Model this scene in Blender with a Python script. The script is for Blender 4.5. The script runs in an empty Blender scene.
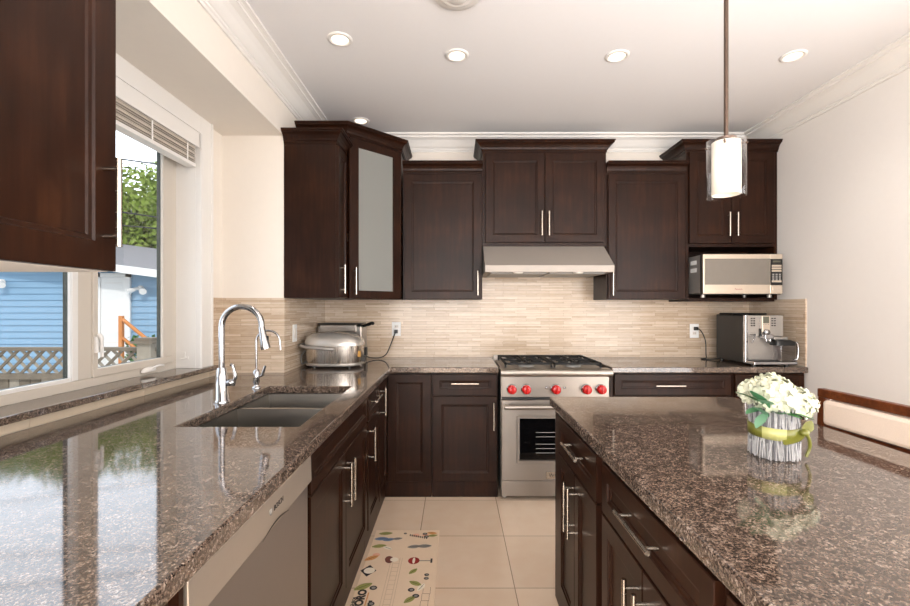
import bpy, bmesh, math, random
from mathutils import Vector, Matrix
R = math.radians
rnd = random.Random(7)
S = bpy.context.scene
COL = S.collection

# ------------------------------------------------------------------ camera
cd = bpy.data.cameras.new('camera'); cam = bpy.data.objects.new('camera', cd); COL.objects.link(cam)
cam.location = (0, 0, 1.33); cam.rotation_euler = (R(90), 0, 0)
cd.sensor_width = 36; cd.lens = 18; cd.shift_y = 4/910; cd.clip_start = .02
S.camera = cam
# ------------------------------------------------------------------ world: overcast sky, brighter towards the window side
w = bpy.data.worlds.new('sky'); S.world = w; w.use_nodes = True
nt = w.node_tree; bgn = nt.nodes['Background']
tc = nt.nodes.new('ShaderNodeTexCoord'); dp = nt.nodes.new('ShaderNodeVectorMath'); dp.operation = 'DOT_PRODUCT'
dp.inputs[1].default_value = Vector((-.80, .50, .33)).normalized()
nt.links.new(tc.outputs['Generated'], dp.inputs[0])
mr = nt.nodes.new('ShaderNodeMapRange'); mr.interpolation_type = 'SMOOTHSTEP'
mr.inputs['From Min'].default_value = -.1; mr.inputs['From Max'].default_value = .9
mr.inputs['To Min'].default_value = .9; mr.inputs['To Max'].default_value = 2.6
nt.links.new(dp.outputs['Value'], mr.inputs['Value']); nt.links.new(mr.outputs['Result'], bgn.inputs['Strength'])
bgn.inputs['Color'].default_value = (.82, .90, 1, 1)
# ------------------------------------------------------------------ sun and large area lights
def light(name, typ, loc, rot, energy, color=(1, 1, 1), **kw):
    l = bpy.data.lights.new(name, typ); l.energy = energy; l.color = color
    for k, v in kw.items(): setattr(l, k, v)
    o = bpy.data.objects.new(name, l); COL.objects.link(o); o.location = loc; o.rotation_euler = rot
    return o
light('sun', 'SUN', (6, -6, 8), (R(52), 0, R(25)), 1.2, (1, .95, .88), angle=R(3))
light('rear_fill_light', 'AREA', (.6, -3.85, 1.35), (R(90), 0, 0), 112, (.95, .975, 1), shape='RECTANGLE', size=3.4, size_y=2.4)  # added fill lamp before the closed rear wall, no window modelled
light('right_fill_light', 'AREA', (2.43, -.1, 1.15), (R(90), 0, R(90)), 82, (.95, .975, 1), shape='RECTANGLE', size=3.4, size_y=2.1)  # invented lamp on the solid right wall, lifts the ceiling and bay
light('left_fill_light', 'AREA', (-1.06, -1.9, 1.2), (R(90), 0, R(-90)), 140, (.95, .975, 1), shape='RECTANGLE', size=3.2, size_y=2.1)  # extra unseen lamp by the left wall, added to brighten the right wall
S.view_settings.view_transform = 'Standard'; S.view_settings.look = 'None'
S.view_settings.exposure = .42; S.view_settings.gamma = 1; S.view_settings.use_curve_mapping = False
S.cycles.max_bounces = 8; S.cycles.diffuse_bounces = 5; S.cycles.transparent_max_bounces = 12
S.cycles.use_denoising = True; S.cycles.sample_clamp_indirect = 6
S.cycles.caustics_reflective = False; S.cycles.caustics_refractive = False

# ------------------------------------------------------------------ materials
def lin(r, g, b):
    f = lambda c: (c/255/12.92 if c <= 10 else ((c/255+.055)/1.055)**2.4)
    return (f(r), f(g), f(b), 1)
def newmat(name):
    m = bpy.data.materials.new(name); m.use_nodes = True
    return m, m.node_tree.nodes, m.node_tree.links, m.node_tree.nodes['Principled BSDF']
def mat(name, c, rough=.5, metal=0, ior=1.5, emit=0, var=.06, scale=30, bump=0):
    m, N, L, b = newmat(name)
    b.inputs['Roughness'].default_value = rough; b.inputs['Metallic'].default_value = metal; b.inputs['IOR'].default_value = ior
    t = N.new('ShaderNodeTexCoord'); n = N.new('ShaderNodeTexNoise'); n.inputs['Scale'].default_value = scale; n.inputs['Detail'].default_value = 3
    L.new(t.outputs['Object'], n.inputs['Vector'])
    mx = N.new('ShaderNodeMix'); mx.data_type = 'RGBA'
    col = lin(*c)
    mx.inputs['A'].default_value = tuple(x*(1-var) for x in col[:3])+(1,); mx.inputs['B'].default_value = tuple(min(1, x*(1+var)) for x in col[:3])+(1,)
    L.new(n.outputs['Fac'], mx.inputs['Factor']); L.new(mx.outputs['Result'], b.inputs['Base Color'])
    if emit:
        L.new(mx.outputs['Result'], b.inputs['Emission Color']); b.inputs['Emission Strength'].default_value = emit
    if bump:
        bp = N.new('ShaderNodeBump'); bp.inputs['Strength'].default_value = bump; bp.inputs['Distance'].default_value = .002
        L.new(n.outputs['Fac'], bp.inputs['Height']); L.new(bp.outputs['Normal'], b.inputs['Normal'])
    return m
def ramp(N, stops):
    r = N.new('ShaderNodeValToRGB'); e = r.color_ramp.elements
    while len(e) < len(stops): e.new(.5)
    for i, (p, c) in enumerate(stops): e[i].position = p; e[i].color = c
    return r
def wood_mat(name, dark, mid, light_, rough=.3, stretch=(22, 22, 1.6)):
    m, N, L, b = newmat(name)
    t = N.new('ShaderNodeTexCoord'); mp = N.new('ShaderNodeMapping'); mp.inputs['Scale'].default_value = stretch
    L.new(t.outputs['Object'], mp.inputs['Vector'])
    n = N.new('ShaderNodeTexNoise'); n.inputs['Scale'].default_value = 2.2; n.inputs['Detail'].default_value = 6; n.inputs['Roughness'].default_value = .6
    L.new(mp.outputs['Vector'], n.inputs['Vector'])
    n2 = N.new('ShaderNodeTexNoise'); n2.inputs['Scale'].default_value = 5; n2.inputs['Detail'].default_value = 2
    L.new(t.outputs['Object'], n2.inputs['Vector'])
    a = N.new('ShaderNodeMath'); a.operation = 'MULTIPLY_ADD'; a.inputs[1].default_value = .55
    L.new(n.outputs['Fac'], a.inputs[0])
    s = N.new('ShaderNodeMath'); s.operation = 'MULTIPLY'; s.inputs[1].default_value = .45; L.new(n2.outputs['Fac'], s.inputs[0]); L.new(s.outputs[0], a.inputs[2])
    r = ramp(N, [(.32, lin(*dark)), (.52, lin(*mid)), (.72, lin(*light_))])
    L.new(a.outputs[0], r.inputs['Fac']); L.new(r.outputs['Color'], b.inputs['Base Color'])
    b.inputs['Roughness'].default_value = rough; b.inputs['IOR'].default_value = 1.5; b.inputs['Specular IOR Level'].default_value = .17
    return m
def granite_mat(name):
    m, N, L, b = newmat(name)
    t = N.new('ShaderNodeTexCoord')
    v = N.new('ShaderNodeTexVoronoi'); v.inputs['Scale'].default_value = 255; L.new(t.outputs['Object'], v.inputs['Vector'])
    v2 = N.new('ShaderNodeTexVoronoi'); v2.inputs['Scale'].default_value = 420; L.new(t.outputs['Object'], v2.inputs['Vector'])
    n = N.new('ShaderNodeTexNoise'); n.inputs['Scale'].default_value = 38; n.inputs['Detail'].default_value = 4; L.new(t.outputs['Object'], n.inputs['Vector'])
    s1 = N.new('ShaderNodeSeparateColor'); L.new(v.outputs['Color'], s1.inputs[0])
    s2 = N.new('ShaderNodeSeparateColor'); L.new(v2.outputs['Color'], s2.inputs[0])
    def mul(x, k, add=None):
        q = N.new('ShaderNodeMath'); q.operation = 'MULTIPLY_ADD'; q.inputs[1].default_value = k; q.inputs[2].default_value = 0
        L.new(x, q.inputs[0])
        if add is not None: L.new(add, q.inputs[2])
        return q.outputs[0]
    f = mul(n.outputs['Fac'], .45, mul(s1.outputs[0], .42, mul(s2.outputs[1], .25)))
    r = ramp(N, [(.25, lin(30, 25, 22)), (.42, lin(60, 49, 42)), (.58, lin(86, 71, 61)), (.72, lin(110, 94, 82)), (.88, lin(154, 139, 127))])
    L.new(f, r.inputs['Fac']); L.new(r.outputs['Color'], b.inputs['Base Color'])
    b.inputs['Roughness'].default_value = .06; b.inputs['IOR'].default_value = 1.8
    return m
def strip_tile_mat(name, vertical_axes=True):
    # narrow travertine strips; horizontal coordinate is x+y so it runs round the corners, rows along z
    m, N, L, b = newmat(name)
    t = N.new('ShaderNodeTexCoord'); s = N.new('ShaderNodeSeparateXYZ'); L.new(t.outputs['Object'], s.inputs[0])
    ad = N.new('ShaderNodeMath'); ad.operation = 'ADD'; L.new(s.outputs['X'], ad.inputs[0]); L.new(s.outputs['Y'], ad.inputs[1])
    # vary row heights a little by warping z
    sn = N.new('ShaderNodeMath'); sn.operation = 'SINE'; zz = N.new('ShaderNodeMath'); zz.operation = 'MULTIPLY'; zz.inputs[1].default_value = 97
    L.new(s.outputs['Z'], zz.inputs[0]); L.new(zz.outputs[0], sn.inputs[0])
    wz = N.new('ShaderNodeMath'); wz.operation = 'MULTIPLY_ADD'; wz.inputs[1].default_value = .005; L.new(sn.outputs[0], wz.inputs[0]); L.new(s.outputs['Z'], wz.inputs[2])
    c = N.new('ShaderNodeCombineXYZ'); L.new(ad.outputs[0], c.inputs[0]); L.new(wz.outputs[0], c.inputs[1])
    br = N.new('ShaderNodeTexBrick'); br.offset = .37; br.offset_frequency = 2; br.squash = 1.5; br.squash_frequency = 3
    br.inputs['Scale'].default_value = 1; br.inputs['Brick Width'].default_value = .19; br.inputs['Row Height'].default_value = .0170
    br.inputs['Mortar Size'].default_value = .0009; br.inputs['Mortar Smooth'].default_value = .2; br.inputs['Bias'].default_value = 0
    br.inputs['Color1'].default_value = lin(216, 198, 178); br.inputs['Color2'].default_value = lin(190, 168, 144); br.inputs['Mortar'].default_value = lin(160, 138, 115)
    L.new(c.outputs[0], br.inputs['Vector'])
    n = N.new('ShaderNodeTexNoise'); n.inputs['Scale'].default_value = 18; n.inputs['Detail'].default_value = 5
    mp = N.new('ShaderNodeMapping'); mp.inputs['Scale'].default_value = (1, 1, 5); L.new(t.outputs['Object'], mp.inputs['Vector']); L.new(mp.outputs[0], n.inputs['Vector'])
    mx = N.new('ShaderNodeMix'); mx.data_type = 'RGBA'; mx.blend_type = 'OVERLAY'; mx.inputs['Factor'].default_value = .35
    r = ramp(N, [(.3, (.4, .38, .35, 1)), (.7, (.62, .61, .6, 1))]); L.new(n.outputs['Fac'], r.inputs['Fac'])
    L.new(br.outputs['Color'], mx.inputs['A']); L.new(r.outputs['Color'], mx.inputs['B']); L.new(mx.outputs['Result'], b.inputs['Base Color'])
    b.inputs['Roughness'].default_value = .17
    bp = N.new('ShaderNodeBump'); bp.inputs['Strength'].default_value = .5; bp.inputs['Distance'].default_value = .0015; bp.invert = True
    L.new(br.outputs['Fac'], bp.inputs['Height']); L.new(bp.outputs['Normal'], b.inputs['Normal'])
    return m
def floor_mat(name):
    m, N, L, b = newmat(name)
    t = N.new('ShaderNodeTexCoord'); mp = N.new('ShaderNodeMapping'); mp.inputs['Location'].default_value = (.205, -2.643+.49*6, 0)
    L.new(t.outputs['Object'], mp.inputs['Vector'])
    br = N.new('ShaderNodeTexBrick'); br.offset = 0; br.squash = 1
    br.inputs['Scale'].default_value = 1; br.inputs['Brick Width'].default_value = .488; br.inputs['Row Height'].default_value = .49
    br.inputs['Mortar Size'].default_value = .0022; br.inputs['Mortar Smooth'].default_value = .1
    br.inputs['Color1'].default_value = lin(226, 202, 178); br.inputs['Color2'].default_value = lin(219, 195, 171); br.inputs['Mortar'].default_value = lin(140, 118, 100)
    L.new(mp.outputs[0], br.inputs['Vector'])
    n = N.new('ShaderNodeTexNoise'); n.inputs['Scale'].default_value = 9; n.inputs['Detail'].default_value = 6; L.new(t.outputs['Object'], n.inputs['Vector'])
    r = ramp(N, [(.3, (.46, .45, .44, 1)), (.7, (.55, .55, .55, 1))]); L.new(n.outputs['Fac'], r.inputs['Fac'])
    mx = N.new('ShaderNodeMix'); mx.data_type = 'RGBA'; mx.blend_type = 'OVERLAY'; mx.inputs['Factor'].default_value = .5
    L.new(br.outputs['Color'], mx.inputs['A']); L.new(r.outputs['Color'], mx.inputs['B']); L.new(mx.outputs['Result'], b.inputs['Base Color'])
    b.inputs['Roughness'].default_value = .17
    return m
def steel_mat(name, c=(160, 154, 147), rough=.32, axis=2):
    m, N, L, b = newmat(name)
    t = N.new('ShaderNodeTexCoord'); mp = N.new('ShaderNodeMapping'); sc = [260, 260, 260]; sc[axis] = 260
    for i in range(3): sc[i] = 400 if i == axis else 3
    mp.inputs['Scale'].default_value = sc; L.new(t.outputs['Object'], mp.inputs['Vector'])
    n = N.new('ShaderNodeTexNoise'); n.inputs['Scale'].default_value = 1; n.inputs['Detail'].default_value = 2; L.new(mp.outputs[0], n.inputs['Vector'])
    r = N.new('ShaderNodeMapRange'); r.inputs['To Min'].default_value = rough-.05; r.inputs['To Max'].default_value = rough+.08
    L.new(n.outputs['Fac'], r.inputs['Value']); L.new(r.outputs['Result'], b.inputs['Roughness'])
    b.inputs['Base Color'].default_value = lin(*c); b.inputs['Metallic'].default_value = 1
    return m
def clear_glass(name, tint=(1, 1, 1, 1), ior=1.45):
    m = bpy.data.materials.new(name); m.use_nodes = True; N = m.node_tree.nodes; L = m.node_tree.links; N.clear()
    o = N.new('ShaderNodeOutputMaterial'); mx = N.new('ShaderNodeMixShader'); tr = N.new('ShaderNodeBsdfTransparent'); gl = N.new('ShaderNodeBsdfGlossy'); fr = N.new('ShaderNodeFresnel')
    tr.inputs['Color'].default_value = tint; gl.inputs['Roughness'].default_value = .02; fr.inputs['IOR'].default_value = ior
    ge = N.new('ShaderNodeNewGeometry'); iv = N.new('ShaderNodeMath'); iv.operation = 'SUBTRACT'; iv.inputs[0].default_value = 1; L.new(ge.outputs['Backfacing'], iv.inputs[1])
    ml = N.new('ShaderNodeMath'); ml.operation = 'MULTIPLY'; L.new(iv.outputs[0], ml.inputs[0]); L.new(fr.outputs[0], ml.inputs[1])
    L.new(ml.outputs[0], mx.inputs['Fac']); L.new(tr.outputs[0], mx.inputs[1]); L.new(gl.outputs[0], mx.inputs[2]); L.new(mx.outputs[0], o.inputs['Surface'])
    return m
def frosted_glass(name):
    m = bpy.data.materials.new(name); m.use_nodes = True; N = m.node_tree.nodes; L = m.node_tree.links; N.clear()
    o = N.new('ShaderNodeOutputMaterial'); mx = N.new('ShaderNodeMixShader'); b = N.new('ShaderNodeBsdfPrincipled'); rf = N.new('ShaderNodeBsdfRefraction')
    t = N.new('ShaderNodeTexCoord'); n = N.new('ShaderNodeTexNoise'); n.inputs['Scale'].default_value = 300; L.new(t.outputs['Object'], n.inputs['Vector'])
    r = ramp(N, [(0, lin(206, 208, 202)), (1, lin(216, 218, 212))]); L.new(n.outputs['Fac'], r.inputs['Fac']); L.new(r.outputs['Color'], b.inputs['Base Color'])
    b.inputs['Roughness'].default_value = .35
    rf.inputs['Roughness'].default_value = .35; rf.inputs['IOR'].default_value = 1.12; rf.inputs['Color'].default_value = (.9, .95, .93, 1)
    mx.inputs['Fac'].default_value = .66
    L.new(b.outputs[0], mx.inputs[1]); L.new(rf.outputs[0], mx.inputs[2]); L.new(mx.outputs[0], o.inputs['Surface'])
    return m
M = dict(
    wood=wood_mat('espresso_wood', (25, 12, 6), (39, 20, 11), (57, 32, 18), .33),
    woodd=mat('dark_gap', (14, 9, 7), .6),
    granite=granite_mat('brown_granite'), tile=strip_tile_mat('travertine_strips'), floor=floor_mat('floor_tile'),
    wall=mat('cream_paint', (233, 225, 215), .7, var=.015), wallr=mat('pale_paint', (233, 228, 223), .7, var=.015), ceil=mat('ceiling_paint', (232, 231, 232), .8, var=.01),
    white=mat('white_trim', (236, 233, 229), .4, var=.01), vinyl=mat('window_vinyl', (208, 199, 187), .4, var=.015), darkframe=mat('dark_cladding', (52, 58, 50), .5),
    whitelam=mat('white_laminate', (226, 220, 212), .5, var=.01),
    steel=steel_mat('brushed_steel'), hood=mat('hood_steel', (158, 150, 142), .55, .4, var=.02), steelv=steel_mat('brushed_steel_panel', (150, 143, 136), .36, 0), sinksteel=steel_mat('sink_steel', (128, 124, 118), .34, 1), nickel=steel_mat('brushed_nickel', (190, 181, 169), .24),
    chrome=mat('chrome', (188, 188, 190), .1, 1, var=0), dwpanel=mat('dishwasher_fascia', (184, 172, 158), .36, .7, var=.02), dwdoor=mat('dishwasher_steel', (150, 143, 138), .34, .85, var=.02),
    iron=mat('cast_iron', (16, 15, 15), .75, bump=.3, scale=200), black=mat('black_plastic', (17, 16, 15), .4), blackgl=mat('black_glass', (8, 8, 9), .06), red=mat('red_knob', (186, 22, 22), .25),
    grey=mat('grey_plastic', (150, 148, 145), .4), silver=mat('silver_plastic', (166, 161, 155), .3, .5), lcd=mat('lcd_screen', (92, 92, 80), .2), gold=mat('gold_label', (190, 140, 60), .4),
    mwwin=mat('microwave_window', (128, 122, 114), .12, .35), champagne=mat('champagne_steel', (206, 192, 175), .3, .6),
    glass=clear_glass('window_glass'), frost=frosted_glass('frosted_glass'), thinglass=clear_glass('thin_clear_glass', (.97, .97, .97, 1)),
    shade=mat('lit_opal_glass', (255, 243, 224), .4, emit=.10, var=.01), bulb=mat('lit_lamp', (255, 238, 212), .4, emit=1.6, var=0), bronze=mat('bronze_rod', (88, 72, 62), .35, .7),
    petal=mat('cream_petal', (194, 194, 170), .6, var=.06, scale=60), leaf=mat('green_leaf', (80, 138, 92), .5, var=.25, scale=25), leafd=mat('dark_leaf', (66, 118, 62), .5, var=.25, scale=25), leafp=mat('pale_leaf', (116, 158, 126), .5, var=.1),
    twig=mat('whitewashed_twig', (166, 164, 163), .8, var=.35, scale=90), twigd=mat('grey_twig', (112, 110, 112), .8, var=.35, scale=90), ribbon=mat('olive_ribbon', (104, 104, 40), .35, var=.12), ribbonp=mat('pale_ribbon', (168, 166, 104), .35, var=.08),
    chairwood=wood_mat('reddish_wood', (62, 30, 15), (90, 46, 23), (118, 66, 36), .3, (3, 20, 20)), fabric=mat('cream_fabric', (224, 204, 186), .85, var=.05, scale=250, bump=.3),
    matbase=mat('mat_vinyl', (228, 203, 176), .5, var=.03), ink=mat('print_black', (40, 34, 34), .6), pgreen=mat('print_olive', (150, 150, 84), .6), pgrey=mat('print_grey', (140, 136, 130), .6), pblue=mat('print_blue', (110, 132, 160), .6),
    pred=mat('print_red', (150, 40, 34), .6), pbrown=mat('print_brown', (110, 62, 52), .6), porange=mat('print_orange', (214, 150, 90), .6), pcream=mat('print_cream', (236, 224, 205), .6), pline=mat('print_line', (188, 162, 136), .6), ppink=mat('print_pink', (232, 176, 150), .6),
    siding=mat('blue_siding', (136, 172, 200), .7, var=.05, scale=4), shingle=mat('grey_shingle', (118, 116, 118), .9, var=.25, scale=14), fence=mat('weathered_wood', (112, 102, 88), .85, var=.3, scale=9), fencew=mat('pale_weathered_wood', (150, 142, 128), .85, var=.3, scale=9),
    outw=mat('exterior_white', (236, 236, 234), .6, var=.01), railwood=mat('orange_cedar', (206, 132, 70), .6, var=.15), bark=mat('bark', (84, 70, 54), .9, var=.3), foliage=mat('tree_foliage', (132, 154, 56), .7, var=.45, scale=1.6), ground=mat('pale_bounce_ground', (196, 192, 184), .95, var=.3, scale=2), cable=mat('black_cable', (26, 26, 28), .5),
    cooker=steel_mat('cooker_steel', (206, 199, 190), .24, 0), lidm=mat('cooker_lid', (200, 195, 188), .25, .6), smoky=clear_glass('smoky_glass', (.80, .79, .80, 1), 1.6), stone=mat('cream_stone', (218, 200, 176), .35, var=.05, scale=12), redcup=mat('red_ceramic', (190, 60, 60), .3), whitecup=mat('white_ceramic', (235, 232, 226), .3),
)

# ------------------------------------------------------------------ mesh builder
ORG = {}
class MB:
    def __init__(s): s.v = []; s.f = []; s.mi = []; s.sm = []; s.m = 0
    def add(s, vs, fs, smooth=False):
        b = len(s.v); s.v += [tuple(p) for p in vs]
        for f in fs: s.f.append([b+i for i in f]); s.mi.append(s.m); s.sm.append(smooth)
        return s
    def use(s, i): s.m = i; return s
    def box(s, x0, x1, y0, y1, z0, z1):
        x0, x1 = sorted((x0, x1)); y0, y1 = sorted((y0, y1)); z0, z1 = sorted((z0, z1))
        return s.add([(x0, y0, z0), (x1, y0, z0), (x1, y1, z0), (x0, y1, z0), (x0, y0, z1), (x1, y0, z1), (x1, y1, z1), (x0, y1, z1)],
                     [(0, 3, 2, 1), (4, 5, 6, 7), (0, 1, 5, 4), (1, 2, 6, 5), (2, 3, 7, 6), (3, 0, 4, 7)])
    def prism(s, pts, z0, z1):   # plan polygon, counter-clockwise
        n = len(pts)
        return s.add([(x, y, z0) for x, y in pts]+[(x, y, z1) for x, y in pts],
                     [tuple(range(n-1, -1, -1)), tuple(range(n, 2*n))]+[(i, (i+1) % n, n+(i+1) % n, n+i) for i in range(n)])
    def tube(s, pts, r, seg=8, caps=True):
        pts = [Vector(p) for p in pts]; rs = r if isinstance(r, (list, tuple)) else [r]*len(pts)
        up = None; vs = []; n = len(pts)
        for i, p in enumerate(pts):
            t = (pts[min(i+1, n-1)]-pts[max(i-1, 0)]).normalized()
            if up is None:
                up = Vector((0, 0, 1)) if abs(t.z) < .9 else Vector((1, 0, 0))
            a = t.cross(up).normalized(); up = a.cross(t).normalized()
            for k in range(seg):
                q = 2*math.pi*k/seg; vs.append(p+rs[i]*(math.cos(q)*a+math.sin(q)*up))
        fs = [(i*seg+k, i*seg+(k+1) % seg, (i+1)*seg+(k+1) % seg, (i+1)*seg+k) for i in range(n-1) for k in range(seg)]
        s.add(vs, fs, True)
        if caps:
            s.add(vs[:seg], [tuple(range(seg-1, -1, -1))]); s.add(vs[-seg:], [tuple(range(seg))])
        return s
    def lathe(s, prof, c=(0, 0, 0), seg=24, axis='z', smooth=True):   # prof (r, h); closes where r = 0
        vs = []
        for r, h in prof:
            for k in range(seg):
                q = 2*math.pi*k/seg; a, b = r*math.cos(q), r*math.sin(q)
                p = {'z': (a, b, h), 'y': (a, h, b), 'x': (h, a, b)}[axis]
                vs.append((c[0]+p[0], c[1]+p[1], c[2]+p[2]))
        n = len(prof); fl = axis == 'y'
        fs = []
        for i in range(n-1):
            for k in range(seg):
                f = (i*seg+k, i*seg+(k+1) % seg, (i+1)*seg+(k+1) % seg, (i+1)*seg+k)
                fs.append(f[::-1] if fl else f)
        s.add(vs, fs, smooth)
        b = len(s.v)-n*seg
        for i, rev in ((0, True), (n-1, False)):
            if prof[0] != prof[-1] and prof[i][0] > 1e-6:
                f = tuple(range(seg)); s.add(vs[i*seg:(i+1)*seg], [f[::-1] if rev != fl else f])
        return s
    def loft(s, rings, seg=40, smooth=True):   # rings of (z, cx, cy, rx, ry, exponent)
        vs = []
        for z, cx, cy, rx, ry, e in rings:
            for k in range(seg):
                q = 2*math.pi*k/seg; c, d = math.cos(q), math.sin(q)
                vs.append((cx+rx*math.copysign(abs(c)**(2/e), c), cy+ry*math.copysign(abs(d)**(2/e), d), z))
        n = len(rings)
        s.add(vs, [(i*seg+k, i*seg+(k+1) % seg, (i+1)*seg+(k+1) % seg, (i+1)*seg+k) for i in range(n-1) for k in range(seg)], smooth)
        s.add(vs[:seg], [tuple(range(seg-1, -1, -1))]); s.add(vs[-seg:], [tuple(range(seg))])
        return s
    def sweep(s, path, prof, z=0):   # outward = right of travel; prof (offset, height) closed loop
        P = [Vector((x, y)) for x, y in path]; n = len(P); k = len(prof); vs = []
        for i in range(n):
            ns = []
            if i > 0: d = (P[i]-P[i-1]).normalized(); ns.append(Vector((d.y, -d.x)))
            if i < n-1: d = (P[i+1]-P[i]).normalized(); ns.append(Vector((d.y, -d.x)))
            m = ns[0] if len(ns) == 1 else (ns[0]+ns[1])/(1+ns[0].dot(ns[1]))
            for o, h in prof: q = P[i]+m*o; vs.append((q.x, q.y, z+h))
        fs = [(i*k+j, (i+1)*k+j, (i+1)*k+(j+1) % k, i*k+(j+1) % k) for i in range(n-1) for j in range(k)]
        fs += [tuple(range(k-1, -1, -1)), tuple(range((n-1)*k, n*k))]
        return s.add(vs, fs)
    def plates(s, rects, z0, z1, holes=()):   # rectilinear slab, union of rects minus holes
        xs = sorted({a for r in list(rects)+list(holes) for a in r[:2]}); ys = sorted({a for r in list(rects)+list(holes) for a in r[2:]})
        inr = lambda x, y, Q: any(a < x < b and c < y < d for a, b, c, d in Q)
        cell = {}
        for i in range(len(xs)-1):
            for j in range(len(ys)-1):
                x, y = (xs[i]+xs[i+1])/2, (ys[j]+ys[j+1])/2
                if inr(x, y, rects) and not inr(x, y, holes): cell[i, j] = 1
        idx = {}
        vs = []
        def V(i, j, t):
            if (i, j, t) not in idx: idx[i, j, t] = len(vs); vs.append((xs[i], ys[j], z1 if t else z0))
            return idx[i, j, t]
        fs = []
        for i, j in cell:
            fs.append((V(i, j, 1), V(i+1, j, 1), V(i+1, j+1, 1), V(i, j+1, 1))); fs.append((V(i, j, 0), V(i, j+1, 0), V(i+1, j+1, 0), V(i+1, j, 0)))
            if (i, j-1) not in cell: fs.append((V(i, j, 0), V(i+1, j, 0), V(i+1, j, 1), V(i, j, 1)))
            if (i, j+1) not in cell: fs.append((V(i+1, j+1, 0), V(i, j+1, 0), V(i, j+1, 1), V(i+1, j+1, 1)))
            if (i-1, j) not in cell: fs.append((V(i, j+1, 0), V(i, j, 0), V(i, j, 1), V(i, j+1, 1)))
            if (i+1, j) not in cell: fs.append((V(i+1, j, 0), V(i+1, j+1, 0), V(i+1, j+1, 1), V(i+1, j, 1)))
        return s.add(vs, fs)
    def build(s, name, m, parent=None, bevel=0, seg=2, label=None, kind=None, world=True):
        me = bpy.data.meshes.new(name)
        o3 = ORG.get(parent.name, (0, 0, 0)) if (parent is not None and world) else (0, 0, 0)
        me.from_pydata([(x-o3[0], y-o3[1], z-o3[2]) for x, y, z in s.v], [], s.f)
        for mm in (m if isinstance(m, (list, tuple)) else [m]): me.materials.append(M[mm] if isinstance(mm, str) else mm)
        for p, i, q in zip(me.polygons, s.mi, s.sm): p.material_index = i; p.use_smooth = q
        me.update(); me.validate()
        o = bpy.data.objects.new(name, me); COL.objects.link(o)
        if parent is not None: o.parent = parent; ORG[o.name] = ORG.get(parent.name, (0, 0, 0))
        if bevel:
            md = o.modifiers.new('bevel', 'BEVEL'); md.width = bevel; md.segments = seg; md.limit_method = 'ANGLE'; md.angle_limit = R(40)
        if label: o['label'] = label
        if kind: o['kind'] = kind
        return o
def tag(o, label, cat, group=None, kind=None):
    o['label'] = label; o['category'] = cat
    if group: o['group'] = group
    if kind: o['kind'] = kind
    return o
def thing(name, label, cat, loc, rz=0, group=None, local=False):
    o = bpy.data.objects.new(name, None); COL.objects.link(o); o.location = loc; o.rotation_euler = (0, 0, rz); o.empty_display_size = .1
    ORG[o.name] = (0, 0, 0) if local else tuple(loc)
    return tag(o, label, cat, group)
def struct(name, mb, m, bevel=0):
    return mb.build(name, m, None, bevel, kind='structure')
def text(name, body, size, loc, rot, m, parent, extrude=.0004, align='CENTER', world=True, bold=0):
    c = bpy.data.curves.new(name, 'FONT'); c.body = body; c.size = size; c.extrude = extrude; c.align_x = align; c.align_y = 'CENTER'; c.offset = bold
    t_ = bpy.data.objects.new(name, c); COL.objects.link(t_); bpy.context.view_layer.update()
    me = bpy.data.meshes.new_from_object(t_.evaluated_get(bpy.context.evaluated_depsgraph_get()))
    bpy.data.objects.remove(t_); me.materials.clear(); me.materials.append(M[m])
    o = bpy.data.objects.new(name, me); COL.objects.link(o); o.parent = parent
    g = ORG.get(parent.name, (0, 0, 0)) if world else (0, 0, 0)
    o.location = tuple(a-b for a, b in zip(loc, g)); o.rotation_euler = rot
    return o
def curve_pts(P, n=8):   # Catmull-Rom through P
    P = [Vector(p) for p in P]; Q = [P[0]*2-P[1]]+P+[P[-1]*2-P[-2]]; out = []
    for i in range(1, len(Q)-2):
        a, b, c, d = Q[i-1:i+3]
        for k in range(n):
            t = k/n; out.append(.5*((2*b)+(c-a)*t+(2*a-5*b+4*c-d)*t*t+(3*b-a-3*c+d)*t**3))
    out.append(P[-1]); return out

# ------------------------------------------------------------------ layout constants (metres, camera above the origin)
XL, XB, XR, YB, YR, ZC = -1.085, -1.475, 2.45, 3.786, 2.88, 2.735
BAY0, ZBAY = .99, 2.415
CT = .914

# ------------------------------------------------------------------ setting
struct('floor', MB().box(-1.7, 2.65, -4.2, 3.95, -.12, 0), 'floor')
struct('ceiling', MB().box(-1.3, 2.65, -4.2, 3.95, ZC, ZC+.15), 'ceil')
struct('wall_back', MB().box(-1.3, 2.65, YB, 3.95, 0, ZC), 'wall')
struct('wall_right', MB().box(XR, 2.65, -4.0, YB, 0, ZC), 'wallr')
struct('wall_rear', MB().box(-1.3, 2.65, -4.2, -4.0, 0, ZC), 'wallr')
for a in ((-4.0, BAY0, 0), (BAY0, YR, ZBAY), (YR, YB, 0)): struct('wall_left', MB().box(-1.3, XL, a[0], a[1], a[2], ZC), 'wall')
wb = MB().box(-1.70, -1.3, YR, YR+.15, 0, ZBAY+.12).box(-1.70, -1.3, BAY0-.15, BAY0, 0, ZBAY+.12)     # bay returns
wb.box(-1.70, -1.3, BAY0, YR, ZBAY, ZBAY+.12)                                                          # bay ceiling
wb.box(-1.70, XB, BAY0, YR, 0, .955).box(-1.70, XB, BAY0, YR, 2.33, ZBAY).box(-1.70, XB, 2.60, YR, .955, 2.33)
struct('wall_bay', wb, 'wall')
crown = [(0, -.118), (.010, -.118), (.014, -.108), (.022, -.104), (.022, -.094), (.030, -.090), (.042, -.078), (.058, -.058), (.076, -.040), (.096, -.030), (.104, -.028), (.104, -.018), (.114, -.014), (.130, -.012), (.130, 0), (0, 0)]
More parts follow.
